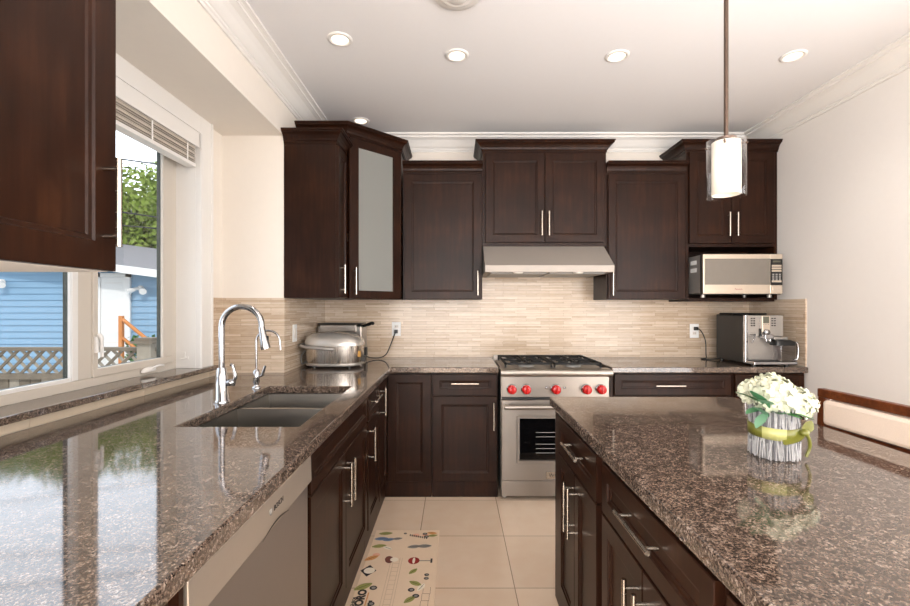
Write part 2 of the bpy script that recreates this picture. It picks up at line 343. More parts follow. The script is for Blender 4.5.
struct('trim_1', MB().sweep([(XL, -4.0), (XL, YB), (XR, YB), (XR, -4.0)], crown, ZC), 'white')
bs = MB().box(XL, XR, YB-.008, YB, CT, 1.387).box(.2, 1.16, YB-.008, YB, 1.387, 1.80)
bs.box(XL, XL+.008, YR, YB-.008, CT, 1.387).box(XB, XL+.008, YR-.008, YR, CT, 1.387).box(XB, XB+.008, 2.717, YR-.008, CT, 1.387)
bs.box(XR-.008, XR, 3.17, YB-.008, CT, 1.387)
struct('backsplash', bs, 'tile')
# window sill, casing and window
ts = MB()
for i in range(6): ts.box(XB, XB+.008, BAY0+.29*i, min(BAY0+.29*i+.2885, 2.716), CT, .956)
struct('trim_4', ts, 'stone')
struct('trim_2', MB().box(-1.585, -1.42, BAY0+.002, 2.735, .956, .982), 'granite', .004)
cs = MB().box(XB, -1.445, 2.588, 2.712, .982, ZBAY).box(XB, -1.445, BAY0, 2.588, 2.317, ZBAY).box(-1.445, -1.439, 2.694, 2.712, .982, ZBAY).box(-1.445, -1.441, 2.590, 2.602, .982, 2.315)
cs.box(-1.59, XB, 2.588, 2.60, .982, 2.33).box(-1.59, XB, BAY0, 2.588, 2.317, 2.33)
struct('trim_3', cs, 'white', .003)
win = bpy.data.objects.new('window_1', None); COL.objects.link(win); win['kind'] = 'structure'; win.location = (-1.62, 1.8, .982); ORG['window_1'] = (-1.62, 1.8, .982)
WY0, WY1 = BAY0+.005, 2.588
fr = MB().box(-1.64, -1.585, WY0, WY1, .982, 1.020).box(-1.64, -1.585, WY0, WY1, 2.21, 2.317).box(-1.64, -1.585, WY0, WY0+.05, 1.02, 2.21).box(-1.64, -1.585, 2.545, WY1, 1.02, 2.21).box(-1.64, -1.585, 1.90, 1.985, 1.02, 2.21)
fr.build('window_frame', 'vinyl', win, .003)
sh = MB().box(-1.596, -1.578, 1.985, 2.545, 1.02, 1.058).box(-1.596, -1.578, 1.985, 2.545, 2.185, 2.21).box(-1.596, -1.578, 1.985, 2.014, 1.058, 2.185).box(-1.596, -1.578, 2.463, 2.545, 1.058, 2.185)
sash = sh.build('sash', 'vinyl', win, .004)
ls = MB().box(-1.602, -1.588, WY0+.05, 1.90, 1.02, 1.036).box(-1.602, -1.588, WY0+.05, 1.90, 2.19, 2.21).box(-1.602, -1.588, 1.880, 1.90, 1.036, 2.19)
ls.box(-1.588, -1.583, 1.882, 1.912, 1.022, 2.205)
ls.build('glazing_bead', 'white', win, .002)
ex = MB()
for a, b, c, d, x in ((WY0+.05, 1.880, 1.036, 2.19, -1.603), (2.014, 2.463, 1.058, 2.185, -1.597)):
    ex.box(x-.018, x, a-.03, a, c, d).box(x-.018, x, b, b+.03, c, d).box(x-.018, x, a, b, d, d+.03).box(x-.018, x, a, b, c-.03, c)
ex.build('exterior_cladding', 'darkframe', win)
MB().box(-1.602, -1.598, WY0+.045, 1.885, 1.03, 2.20).build('pane', 'glass', win)
MB().box(-1.595, -1.591, 2.01, 2.468, 1.05, 2.19).build('pane', 'glass', win)
ck = MB().loft([(1.000, -1.570, 2.33, .014, .052, 3), (1.012, -1.568, 2.33, .014, .050, 3), (1.022, -1.570, 2.33, .008, .03, 2)], 20)
ck.tube(curve_pts([(-1.564, 2.34, 1.014), (-1.546, 2.37, 1.024), (-1.550, 2.42, 1.020)], 5), .006)
ck.build('crank_handle', 'white', win)
lk = MB().loft([(1.13, -1.572, 1.998, .008, .011, 3), (1.20, -1.572, 1.998, .008, .011, 3)], 16).tube(curve_pts([(-1.566, 1.998, 1.21), (-1.554, 2.0, 1.19), (-1.554, 2.004, 1.11)], 5), [.010]*6+[.007]*5)
lk.build('lock_lever', 'white', win)
hk = MB().box(-1.54, -1.515, 2.584, 2.588, 1.035, 1.05).tube([(-1.528, 2.586, 1.044), (-1.528, 2.57, 1.040), (-1.55, 2.565, 1.036)], .004).tube([(-1.528, 2.572, 1.04), (-1.524, 2.568, 1.075)], .003)
tag(hk.build('cord_cleat', 'white'), 'small white cord cleat screwed to the white window jamb above the sill', 'hook')
# window blind
bl = thing('window_blind', 'white slatted blind drawn up under its valance at the window head', 'blind', (-1.53, 1.8, 2.13))
MB().box(-1.462, -1.446, BAY0+.02, 2.583, 2.231, 2.316).box(-1.58, -1.446, 2.573, 2.583, 2.231, 2.316).build('valance', 'white', bl, .003)
sl = MB()
for i in range(9):
    z = 2.232-.0105*i; sl.box(-1.512, -1.462, BAY0+.03, 2.565, z-.003, z)
    sl.box(-1.508, -1.466, BAY0+.03, 2.565, z-.0075, z-.003) if i % 3 == 0 else None
sl.build('slats', 'vinyl', bl)
MB().box(-1.515, -1.459, BAY0+.03, 2.566, 2.118, 2.138).build('bottom_rail', 'white', bl, .003)
for y in (1.2, 1.75, 2.19, 2.48): MB().box(-1.4615, -1.4600, y, y+.012, 2.138, 2.235).build('lift_tape', 'white', bl)

# ------------------------------------------------------------------ cabinets
def shaker(x0, x1, z0, z1, t=.02, F=.058, hole=False, Fz=None):
    mb = MB()
    rr = [(0, 0), (0, -t+.002), (.002, -t), (F, -t), (F+.003, -t+.005), (F+.011, -t+.006), (F+.014, -t+.010)]
    if hole: rr = rr[:4]+[(F+.004, -t+.004), (F+.004, 0)]
    vs = []
    for i, y in rr:
        j = i if i < .02 or Fz is None else i-F+Fz
        vs += [(x0+i, y, z0+j), (x1-i, y, z0+j), (x1-i, y, z1-j), (x0+i, y, z1-j)]
    n = len(rr); fs = [(4*i+k, 4*i+(k+1) % 4, 4*i+4+(k+1) % 4, 4*i+4+k) for i in range(n-1) for k in range(4)]
    if hole: fs += [(4*(n-1)+k, 4*(n-1)+(k+1) % 4, (k+1) % 4, k) for k in range(4)]
    else: fs += [(4*n-4, 4*n-3, 4*n-2, 4*n-1), (3, 2, 1, 0)]
    return mb.add(vs, fs)
def bar(p0, p1, y0, standoff=.032, r=.006):   # bar pull in front of local plane y0
    a, b = Vector(p0), Vector(p1); d = (b-a).normalized(); mb = MB(); o = Vector((0, y0-standoff, 0))
    mb.tube([a+o, b+o], r, 12)
    for q in (a+d*.022, b-d*.022): mb.tube([q+Vector((0, y0, 0)), q+o], .0048, 8)
    return mb
ccrown = [(0, 0), (.006, 0), (.006, .012), (.012, .016), (.016, .030), (.026, .046), (.042, .058), (.050, .060), (.050, .068), (.056, .072), (.056, .080), (-.02, .080), (-.02, 0)]
def front(c, kind, x0, x1, z0, z1, h=None, F=.058, glass=False):
    nm = {'door': 'door', 'drawer': 'drawer'}[kind]
    if glass:
        d = shaker(x0, x1, z0, z1, F=F, hole=True).build(nm, 'wood', c)
        MB().box(x0+F, x1-F, -.012, -.007, z0+F, z1-F).build('glass_pane', 'frost', d)
    else: d = shaker(x0, x1, z0, z1, F=F).build(nm, 'wood', c)
    if h:
        if h[0] == 'v': m = bar((h[1], 0, h[2]), (h[1], 0, h[3]), -.02)
        else: m = bar((h[1], 0, h[3]), (h[2], 0, h[3]), -.02)
        m.build('handle', 'nickel', d)
    return d
def cabinet(name, label, loc, rz, w_, h_, d_, fronts, crown_path=None, group=None, carcass=None, cm='wood'):
    c = thing(name, label, 'cabinet', loc, rz, group, local=True)
    (carcass or MB().box(0, w_, 0, d_, 0, h_)).build('carcass', cm, c)
    for f in fronts: front(c, *f[:5], **(f[5] if len(f) > 5 else {}))
    if crown_path:
        MB().sweep(crown_path[0], ccrown, crown_path[1]).build('crown_moulding', 'wood', c)
    return c
ZU = 1.387; g = .0015
# --- uppers
# near left upper: local x -> +Y, front to +X
LR = R(90)
near = thing('wall_cabinet', 'near dark wall cabinet at upper left beside the window, cut off by the photo edge', 'cabinet', (-.755, .20, 1.406), LR, None, True)
MB().box(0, .79, .001, .328, .003, 1.1).build('carcass', 'wood', near)
MB().box(.002, .788, 0, .328, 0, .003).build('underside', 'whitelam', near, label='white underside panel')
front(near, 'door', .002, .352, .001, 1.098); front(near, 'door', .356, .788, .001, 1.098, ('v', .752, .05, .235))
# narrow left-wall cabinet (side panel towards us)
cabinet('wall_cabinet', 'narrow dark cabinet showing its plain side, on the left wall beside the frosted glass door', (-.755, YR+.002, ZU), LR, .236, .985, .328,
        [('door', .004, .232, .004, .968, dict(h=('v', .03, .03, .215), F=.05))], ([(.0, .328), (0, 0), (.236, 0)], .978))
# diagonal corner cabinet
cc = thing('wall_cabinet', 'tall dark corner cabinet with a frosted glass door', 'cabinet', (-.745, 3.124, ZU), 0, None, True)
lx, ly = .335, .331   # diagonal runs (0,0) -> (lx, ly) locally
pl = [(0, 0), (lx, ly), (lx, .660), (-.338, .660), (-.338, 0)]
def offs(p, k=.016):
    cx, cy = .0, .35
    return [(x+(cx-x)*k*3, y+(cy-y)*k*3) for x, y in p]
ca = MB()
for z0, z1 in ((0, .018), (.38, .392), (.74, .752), (1.10, 1.12)): ca.prism(pl, z0, z1)
ca.box(-.338, -.32, .001, .659, .018, 1.10).box(-.32, lx, .642, .659, .018, 1.10).box(lx-.016, lx, ly, .642, .018, 1.10).box(-.32, 0, .001, .017, .018, 1.10)
ca.build('carcass', 'wood', cc)
MB().sweep([(-.338, 0), (0, 0), (lx, ly), (lx, .66)], ccrown, 1.12).build('crown_moulding', 'wood', cc)
ang = math.atan2(ly, lx); dl = math.hypot(lx, ly)
dd = shaker(.012, dl-.012, .004, 1.108, F=.072, hole=True, Fz=.050)
dr = dd.build('door', 'wood', cc); dr.rotation_euler = (0, 0, ang)
MB().box(.084, dl-.084, -.012, -.007, .053, 1.059).build('glass_pane', 'frost', dr, label='frosted glass pane')
bar((.045, 0, .03), (.045, 0, .215), -.02).build('handle', 'nickel', dr)
bo = MB()
for z in (.018, .392, .752):
    pass
for i, (x, y, z, r_, h_, m_) in enumerate([(-.05, .33, ZU+.018, .035, .10, 'redcup'), (.08, .46, ZU+.018, .04, .14, 'whitecup'), (-.10, .42, ZU+.392, .04, .12, 'whitecup'), (.12, .42, ZU+.752, .03, .09, 'redcup'), (0, .35, ZU+.392, .03, .16, 'whitecup')]):
    o = MB().lathe([(0, .004), (r_*.8, 0), (r_, .02), (r_, h_), (r_-.005, h_), (r_-.006, .02), (0, .015)], (-.745+x, 3.124+y, z), 20).build('cup', m_)
    tag(o, ['red cup behind the frosted glass on the lowest shelf', 'pale tall cup behind the frosted glass on the lowest shelf', 'pale squat cup behind the frosted glass on the middle shelf', 'red cup behind the frosted glass on the upper shelf', 'pale tall cup behind the frosted glass on the middle shelf'][i], 'cup', 'cups inside the frosted corner cabinet')
YU = 3.456
def upper(label, x0, x1, z1, fronts, cz, returns=True, carcass=None, z0=ZU):
    w_ = x1-x0; d_ = YB-YU-.001
    return cabinet('wall_cabinet', label, (x0, YU, z0), 0, w_, z1-z0, d_, fronts, ([(0, d_), (0, 0), (w_, 0), (w_, d_)] if returns else [(0, 0), (w_, 0)], cz-z0), carcass=carcass)
upper('dark single-door wall cabinet between the frosted corner cabinet and the range hood', -.396+.002, .207, 2.36, [('door', .012, .592, .004, .945, dict(h=('v', .565, .03, .215), F=.055))], 2.346, False)
upper('raised dark double-door wall cabinet above the steel range hood', .209, 1.147, 2.52, [('door', .022, .468, .03, .70, dict(h=('v', .443, .075, .26), F=.055)), ('door', .472, .916, .03, .70, dict(h=('v', .497, .075, .26), F=.055))], 2.507, z0=1.79)
upper('dark single-door wall cabinet between the range hood and the microwave cabinet', 1.149, 1.752, 2.36, [('door', .010, .590, .004, .945, dict(h=('v', .036, .03, .215), F=.055))], 2.346, False)
mc = MB().box(0, .692, 0, .329, .40, 1.133).box(0, .020, 0, .329, 0, .40).box(.672, .692, 0, .329, 0, .40).box(.02, .672, 0, .329, -.014, .012).box(.02, .672, .315, .329, .012, .40)
upper('tall dark wall cabinet with double doors above an open microwave niche', 1.754, 2.446, 2.52, [('door', .018, .334, .424, 1.112, dict(h=('v', .306, .475, .655))), ('door', .337, .660, .424, 1.112, dict(h=('v', .366, .475, .655)))], 2.507, carcass=mc)
# --- base cabinets, left run (front plane X = -.49, doors to -.47)
BH = .873
def base_l(label, y0, y1, fronts, carcass=None, d=.594):
    return cabinet('base_cabinet', label, (-.49, y0+g, 0), LR, y1-y0-2*g, BH, d, fronts, carcass=carcass)
base_l('near dark base cabinet end beside the dishwasher under the left counter', .22, .765, [('drawer', .005, .526, .715, .862, dict(F=.04)), ('door', .005, .526, .115, .708, dict(h=('v', .05, .47, .66)))], MB().box(0, .542, 0, .594, 0, BH).box(.529, .542, -.034, 0, 0, .868))
def ud(w_, d): return MB().box(0, .018, 0, d, 0, BH).box(w_-.018, w_, 0, d, 0, BH).box(.018, w_-.018, 0, d, .09, .11).box(.018, w_-.018, d-.01, d, .11, BH).box(.018, w_-.018, 0, .018, 0, .09).box(.018, w_-.018, 0, .018, .69, BH).box(.018, w_-.018, .0005, .006, .11, .69)
base_l('wide dark sink base cabinet with two tall doors under the double sink', 1.447, 2.462, [('drawer', .035, .993, .715, .862, dict(F=.04)), ('door', .035, .512, .115, .708, dict(h=('v', .482, .485, .67))), ('door', .516, .993, .115, .708, dict(h=('v', .546, .485, .67)))], ud(1.012, .59))
base_l('dark base cabinet with a drawer over a door between sink cabinet and corner', 2.462, 2.826, [('drawer', .006, .355, .715, .862, dict(h=('h', .075, .275, .80), F=.04)), ('door', .006, .355, .115, .708, dict(h=('v', .036, .485, .67)))])
# corner base: L shaped, one full-height door on each run
cb = thing('base_cabinet', 'dark corner base cabinet with a full-height door on each side of the inner corner', 'cabinet', (-.49, 3.186, 0), 0, None, True)
MB().plates([(-.594, 0, -.357, .599), (0, .326, 0, .599)], 0, BH).build('carcass', 'wood', cb)
d1 = shaker(.004, .335, .115, .862).build('door', 'wood', cb); d1.rotation_euler = (0, 0, LR); d1.location = (0, -.357, 0)
bar((.05, 0, .64), (.05, 0, .82), -.02).build('handle', 'nickel', d1)
d2 = shaker(.024, .322, .115, .862).build('door', 'wood', cb)
def base_b(label, x0, x1, fronts): return cabinet('base_cabinet', label, (x0+g, 3.186, 0), 0, x1-x0-2*g, BH, .599, fronts)
base_b('dark base cabinet with a drawer over a door just left of the range', -.162, .300, [('drawer', .008, .452, .715, .862, dict(h=('h', .135, .325, .80), F=.045)), ('door', .008, .452, .115, .708, dict(h=('v', .428, .48, .67)))])
base_b('dark base cabinet with a wide top drawer just right of the range', 1.084, 1.938, [('drawer', .025, .835, .715, .862, dict(h=('h', .30, .505, .785), F=.045)), ('door', .025, .428, .115, .708, dict(h=('v', .39, .48, .67))), ('door', .432, .835, .115, .708, dict(h=('v', .47, .48, .67)))])
base_b('dark base cabinet under the espresso machine by the right wall', 1.940, 2.445, [('drawer', .01, .49, .715, .862, dict(h=('h', .15, .35, .785), F=.045)), ('door', .01, .49, .115, .708)])
# --- dishwasher
dw = thing('dishwasher', 'stainless dishwasher with a pale fascia under the left counter', 'dishwasher', (-.49, .768, 0), LR, None, True)
MB().box(.004, .672, 0, .58, .10, .868).box(.03, .64, .03, .5, 0, .10).build('tub', 'black', dw)
dwd = MB().box(.006, .668, -.026, 0, .11, .778).build('door', 'dwdoor', dw, .004)
fa = MB(); 
prof = [(-.002, .779), (-.034, .779), (-.038, .783), (-.036, .861), (-.031, .866), (-.002, .866)]
vs = [(.006, y, z) for y, z in prof]+[(.668, y, z) for y, z in prof]; n6 = 6
fa.add(vs, [tuple(range(6)), tuple(range(11, 5, -1))]+[(i, 6+i, 6+(i+1) % 6, (i+1) % 6) for i in range(6)])
fas = fa.build('fascia', 'dwpanel', dw, .002)
hp = MB(); N_ = 14; a = [(.300+.17*i/N_, -.0385, .779+.014*math.sin(math.pi*i/N_)) for i in range(N_+1)]
hp.add([p for p in a]+[(p[0], -.0385, p[2]-.0045*(.3+math.sin(math.pi*i/N_))) for i, p in enumerate(a)]+[(p[0], -.030, p[2]) for p in a], [(i, N_+1+i, N_+2+i, i+1) for i in range(N_)])
hp.build('pull_recess', 'black', fas)
text('logo_text', 'BOSCH', .019, (.40, -.0376, .826), (R(90), 0, 0), 'ink', fas, world=False)
MB().lathe([(.006, 0), (.0085, 0), (.0085, -.0006), (.006, -.0006)], (.352, -.0372, .826), 20, 'y').build('logo_ring', 'pgrey', fas)
# --- worktops
wt = MB().plates([(XL+.001, -.44, .15, 3.785), (XB+.009, XL+.001, BAY0+.001, YR-.009), (-.44, .303, 3.14, 3.785)], CT-.040, CT, [(-.975, -.545, 1.584, 2.39)])
tag(wt.build('worktop', 'granite', None, .006, 3), 'brown speckled granite worktop along the window and left wall, cut out around the sink', 'countertop')
tag(MB().box(1.082, XR-.009, 3.14, 3.777, CT-.040, CT).build('worktop', 'granite', None, .006, 3), 'brown speckled granite worktop under the espresso machine right of the range', 'countertop')
# --- sink
sk = thing('sink', 'undermount stainless double-bowl sink set in the left granite worktop', 'sink', (-.76, 1.987, .69))
def bowl(x0, x1, y0, y1, zt, zb):
    t = .003; r = []
    mb = MB()
    for (i, z) in ((-.012, zt), (0, zt), (.012, zb+.02), (.03, zb)):
        r += [(x0+i, y0+i, z), (x1-i, y0+i, z), (x1-i, y1-i, z), (x0+i, y1-i, z)]
    for (i, z) in ((.027, zb-t), (.009, zb+.02-t), (-t, zt-t), (-.012, zt-t)):
        r += [(x0+i, y0+i, z), (x1-i, y0+i, z), (x1-i, y1-i, z), (x0+i, y1-i, z)]
    fs = []
    for q in range(7):
        if q == 3: continue
        fs += [(4*q+k, 4*q+4+k, 4*q+4+(k+1) % 4, 4*q+(k+1) % 4) for k in range(4)]
    fs += [(12, 13, 14, 15), (19, 18, 17, 16)]+[(28+k, k, (k+1) % 4, 28+(k+1) % 4) for k in range(4)]
    return mb.add(r, fs)
for y0, y1 in ((1.580, 2.046), (2.066, 2.394)):
    bw = bowl(-.979, -.541, y0, y1, CT-.0415, .70).build('bowl', 'sinksteel', sk)
    MB().lathe([(0, .7045), (.028, .7035), (.036, .706), (.042, .704), (.042, .7005), (0, .7005)], (-.76, (y0+y1)/2, 0), 24).build('drain', 'chrome', bw)
MB().box(-.985, -.535, 2.046, 2.066, CT-.060, CT-.0405).build('divider', 'nickel', sk, .004)
# --- faucets
fc = thing('kitchen_faucet', 'tall chrome gooseneck kitchen faucet with pull-down spray head behind the sink', 'faucet', (-1.022, 1.993, CT))
fx, fy = -1.022, 1.993
MB().lathe([(.033, CT), (.033, CT+.006), (.027, CT+.012), (.0255, CT+.11), (.022, CT+.13), (.0175, CT+.15)], (fx, fy, 0), 24).build('body', 'chrome', fc)
pts = [(fx, fy, CT+.14), (fx, fy, CT+.24), (fx, fy, CT+.33)]+[(fx+.088-.088*math.cos(R(q)), fy, CT+.33+.088*math.sin(R(q))) for q in range(15, 166, 10)]+[(fx+.176, fy, CT+.318)]
MB().tube(pts, .0128, 16).build('spout', 'chrome', fc)
sp = MB().tube([(fx+.174, fy, CT+.33), (fx+.179, fy, CT+.30), (fx+.190, fy, CT+.245), (fx+.194, fy, CT+.232)], [.0135, .0155, .021, .020], 18)
sp = sp.build('spray_head', 'chrome', fc)
MB().box(fx+.196, fx+.204, fy-.006, fy+.006, CT+.25, CT+.29).build('spray_button', 'black', sp)
lv = MB().lathe([(.014, 0), (.016, .012), (.016, .03), (0, .033)], (fx+.024, fy, CT+.085), 16, 'x').tube(curve_pts([(fx+.048, fy, CT+.086), (fx+.060, fy, CT+.11), (fx+.050, fy, CT+.155), (fx+.04, fy, CT+.165)], 5), [.008]*8+[.0065]*8, 10)
lv.build('lever', 'chrome', fc)
ff = thing('filter_faucet', 'small slim chrome filtered-water tap behind the far sink bowl', 'faucet', (-1.02, 2.337, CT))
gx, gy = -1.02, 2.337
MB().lathe([(.022, CT), (.022, CT+.006), (.012, CT+.012), (.012, CT+.02), (.016, CT+.03), (.016, CT+.085), (.010, CT+.095)], (gx, gy, 0), 20).build('body', 'chrome', ff)
pts = [(gx, gy, CT+.09), (gx, gy, CT+.235)]+[(gx+.06-.06*math.cos(R(q)), gy, CT+.24+.055*math.sin(R(q))) for q in range(10, 171, 12)]+[(gx+.122, gy, CT+.225), (gx+.124, gy, CT+.195)]
MB().tube(pts, .0055, 12).build('spout', 'chrome', ff)
MB().tube([(gx+.014, gy, CT+.06), (gx+.03, gy, CT+.065), (gx+.045, gy, CT+.115)], [.007, .008, .006], 10).build('lever', 'chrome', ff)

# ------------------------------------------------------------------ range
rg = thing('range', 'stainless gas range with red knobs between the base cabinets', 'stove', (.691, 3.45, 0))
X0, X1 = .318, 1.064
MB().box(X0, X1, 3.15, 3.765, .055, .885).box(X0, X1, 3.735, 3.765, .885, .935).build('body', 'steel', rg)
MB().box(X0+.01, X1-.01, 3.155, 3.735, .885, .896).build('cooktop', 'hood', rg)
bn = MB(); prof = [(3.155, .852), (3.095, .856)]+[(3.100-.022*math.sin(R(q)), .880-.024*math.cos(R(q))) for q in range(20, 180, 20)]+[(3.108, .904), (3.20, .904), (3.20, .89), (3.155, .885)]
nb = len(prof); bn.add([(.310, y, z) for y, z in prof]+[(1.072, y, z) for y, z in prof], [tuple(range(nb-1, -1, -1)), tuple(range(nb, 2*nb))]+[(i, (i+1) % nb, nb+(i+1) % nb, nb+i) for i in range(nb)])
bn.build('bullnose', 'steel', rg, .002)
cp = MB().box(X0+.004, X1-.004, 3.128, 3.15, .711, .852).build('control_panel', 'steelv', rg, .002)
for x in (.389, .488, .691, .901, 1.001):
    kb = MB().lathe([(0, -.048), (.024, -.047), (.029, -.043), (.031, -.012), (.031, -.008)], (x, 3.128, .766), 28, 'y').box(x-.0045, x+.0045, 3.072, 3.084, .742, .790).build('knob', 'red', cp, label='red control knob')
    MB().lathe([(.036, 0), (.036, -.006), (.032, -.012), (.024, -.012), (.024, 0)], (x, 3.128, .766), 28, 'y').build('bezel', 'chrome', kb)
for x in (.628, .752): MB().lathe([(0, -.008), (.007, -.007), (.009, 0)], (x, 3.128, .775), 16, 'y').build('indicator', 'chrome', cp)
MB().box(X0+.004, X1-.004, 3.138, 3.15, .694, .711).build('vent_gap', 'black', rg)
od = MB()
ox0, ox1, oz0, oz1 = X0+.002, X1-.002, .142, .692; wx0, wx1, wz0, wz1 = .444, .938, .285, .565
r = []
for x0_, x1_, z0_, z1_, y in ((ox0, ox1, oz0, oz1, 3.149), (ox0, ox1, oz0, oz1, 3.112), (ox0+.003, ox1-.003, oz0+.003, oz1-.003, 3.109), (wx0-.022, wx1+.022, wz0-.022, wz1+.022, 3.109), (wx0-.018, wx1+.018, wz0-.018, wz1+.018, 3.103), (wx0-.004, wx1+.004, wz0-.004, wz1+.004, 3.103), (wx0, wx1, wz0, wz1, 3.120)):
    r += [(x0_, y, z0_), (x1_, y, z0_), (x1_, y, z1_), (x0_, y, z1_)]
od.add(r, [(4*i+k, 4*i+(k+1) % 4, 4*i+4+(k+1) % 4, 4*i+4+k) for i in range(6) for k in range(4)]+[(24, 25, 26, 27), (3, 2, 1, 0)])
odo = od.build('oven_door', 'steelv', rg)
MB().box(wx0, wx1, 3.114, 3.119, wz0, wz1).build('oven_window', 'blackgl', odo)
rk = MB()
for z in (.33, .36, .39, .44, .47): rk.box(wx0+.11, wx1-.03, 3.1125, 3.1139, z, z+.003)
rk.build('rack_lines', 'grey', odo)
hb = MB().tube([(.335, 3.052, .655), (1.047, 3.052, .655)], .0155, 18)
for x in (.35, 1.032): hb.box(x-.014, x+.014, 3.045, 3.11, .635, .668)
hb.build('handle', 'steel', odo)
bdg = MB().box(.622, .760, 3.104, 3.109, .158, .205).build('badge', 'nickel', odo, .002)
text('badge_text', 'WOLF', .036, (.691, 3.1035, .181), (R(90), 0, 0), 'ink', bdg)
MB().box(X0+.002, X1-.002, 3.125, 3.15, .030, .135).build('kick_panel', 'steelv', rg, .002)
for x in (.345, 1.037):
    for y in (3.19, 3.70): MB().lathe([(.018, 0), (.018, .03), (.012, .035), (.012, .055)], (x, y, 0), 14).build('foot', 'steel', rg)
for i, cx in enumerate((.518, .864)):
    gr = MB(); hx, y0, y1, zt = .168, 3.20, 3.715, .938
    for xx in (cx-hx, cx-.0065, cx+hx-.013): gr.box(xx, xx+.013, y0, y1, zt-.014, zt)
    for yy in (y0, (y0+y1)/2-.0065, y1-.013): gr.box(cx-hx, cx+hx, yy, yy+.013, zt-.014, zt)
    for cy in (y0+.13, y1-.13):
        for q in range(8):
            c, s_ = math.cos(R(45*q+22)), math.sin(R(45*q+22)); gr.tube([(cx+.045*c, cy+.045*s_, zt-.006), (cx+.125*c, cy+.118*s_, zt-.006)], .006, 6)
    for xx in (cx-hx+.006, cx+hx-.006):
        for yy in (y0+.006, y1-.006): gr.box(xx-.006, xx+.006, yy-.006, yy+.006, .896, zt)
    gr.build('grate', 'iron', rg)
    for cy in (y0+.13, y1-.13):
        b_ = MB().lathe([(.058, .896), (.056, .906), (.04, .912), (0, .912)], (cx, cy, 0), 24).build('burner', 'grey', rg)
        MB().lathe([(0, .912), (.036, .912), (.036, .920), (0, .922)], (cx, cy, 0), 24).build('burner_cap', 'iron', b_)
# --- hood
hd = thing('range_hood', 'slanted stainless under-cabinet range hood above the gas range', 'range hood', (.668, 3.5, 1.57))
prof = [(3.776, 1.577), (3.215, 1.577), (3.212, 1.625), (3.44, 1.788), (3.776, 1.788)]
hx0, hx1 = .212, 1.127; nb = 5
MB().add([(hx0, y, z) for y, z in prof]+[(hx1, y, z) for y, z in prof], [tuple(range(nb-1, -1, -1)), tuple(range(nb, 2*nb))]+[(i, (i+1) % nb, nb+(i+1) % nb, nb+i) for i in range(nb)]).build('canopy', 'hood', hd, .002)
for x0_, x1_ in ((.26, .66), (.68, 1.08)): MB().box(x0_, x1_, 3.27, 3.70, 1.570, 1.577).build('filter', 'grey', hd)
for x in (.45, .88): MB().lathe([(0, 1.566), (.03, 1.567), (.036, 1.577)], (x, 3.245, 0), 16).build('lamp_lens', 'whitelam', hd)
# --- microwave
mw = thing('microwave', 'champagne and grey microwave in the niche of the right wall cabinet', 'microwave', (2.075, 3.48, 1.40))
ax0, ax1, az0, az1 = 1.790, 2.362, 1.425, 1.712
MB().box(ax0+.002, ax1-.002, 3.322, 3.69, az0+.004, az1-.002).build('case', 'silver', mw, .004)
MB().box(ax0, ax1, 3.302, 3.322, az0-.004, az1).build('door_edge', 'black', mw)
fd = MB().box(ax0, 2.272, 3.28, 3.302, az0, az1).build('door', 'champagne', mw, .003)
MB().box(ax0+.012, 2.270, 3.276, 3.281, az0+.066, az1-.034).build('door_window', 'mwwin', fd)
text('logo_text', 'Panasonic', .014, (2.045, 3.2794, az0+.034), (R(90), 0, 0), 'pred', fd)
pn = MB().box(2.273, ax1, 3.28, 3.302, az0, az1).build('control_panel', 'champagne', mw, .003)
MB().box(2.274, ax1-.003, 3.277, 3.281, az0+.062, az1-.036).build('keypad', 'black', pn)
MB().box(2.29, 2.345, 3.2765, 3.2775, az1-.06, az1-.048).build('display', 'lcd', pn)
for z in (1.620, 1.602, 1.584, 1.508): MB().box(2.281, 2.350, 3.274, 3.278, z, z+.013).build('button', 'champagne', pn)
kp = MB()
for i in range(3):
    for j in range(4): kp.box(2.285+.024*i, 2.299+.024*i, 3.2762, 3.2772, 1.522+.013*j, 1.530+.013*j)
kp.build('number_keys', 'grey', pn)
MB().box(2.288, 2.346, 3.277, 3.281, az0+.014, az0+.05).build('release_button', 'champagne', pn, .002)
for z in (1.645, 1.588): MB().box(ax0+.0005, ax0+.0022, 3.375, 3.46, z, z+.030).build('sticker', 'outw', mw)
for x in (1.83, 2.32):
    for y in (3.36, 3.65): MB().lathe([(.014, 1.3995), (.016, az0+.005)], (x, y, 0), 14).build('foot', 'silver', mw)
# --- espresso machine
em = thing('espresso_machine', 'black and silver espresso machine with milk carafe on the right worktop', 'coffee machine', (2.21, 3.44, CT))
ex0, ex1 = 2.078, 2.357
MB().box(ex0, ex1, 3.285, 3.62, CT+.012, 1.272).box(ex0+.01, ex1-.01, 3.42, 3.60, 1.272, 1.284).build('body', 'black', em, .006)
fpn = MB().box(ex0+.004, ex1-.002, 3.262, 3.285, 1.118, 1.270).build('front_panel', 'silver', em, .004)
MB().box(ex0, ex0+.020, 3.258, 3.287, CT+.02, 1.274).build('edge_pillar', 'chrome', em, .004)
MB().box(ex0+.02, ex1-.004, 3.279, 3.286, CT+.03, 1.118).build('recess_back', 'silver', em)
MB().box(2.196, 2.252, 3.252, 3.264, 1.150, 1.268).build('screen_panel', 'champagne', em, .003)
MB().box(2.202, 2.244, 3.2505, 3.253, 1.215, 1.262).build('screen', 'lcd', em)
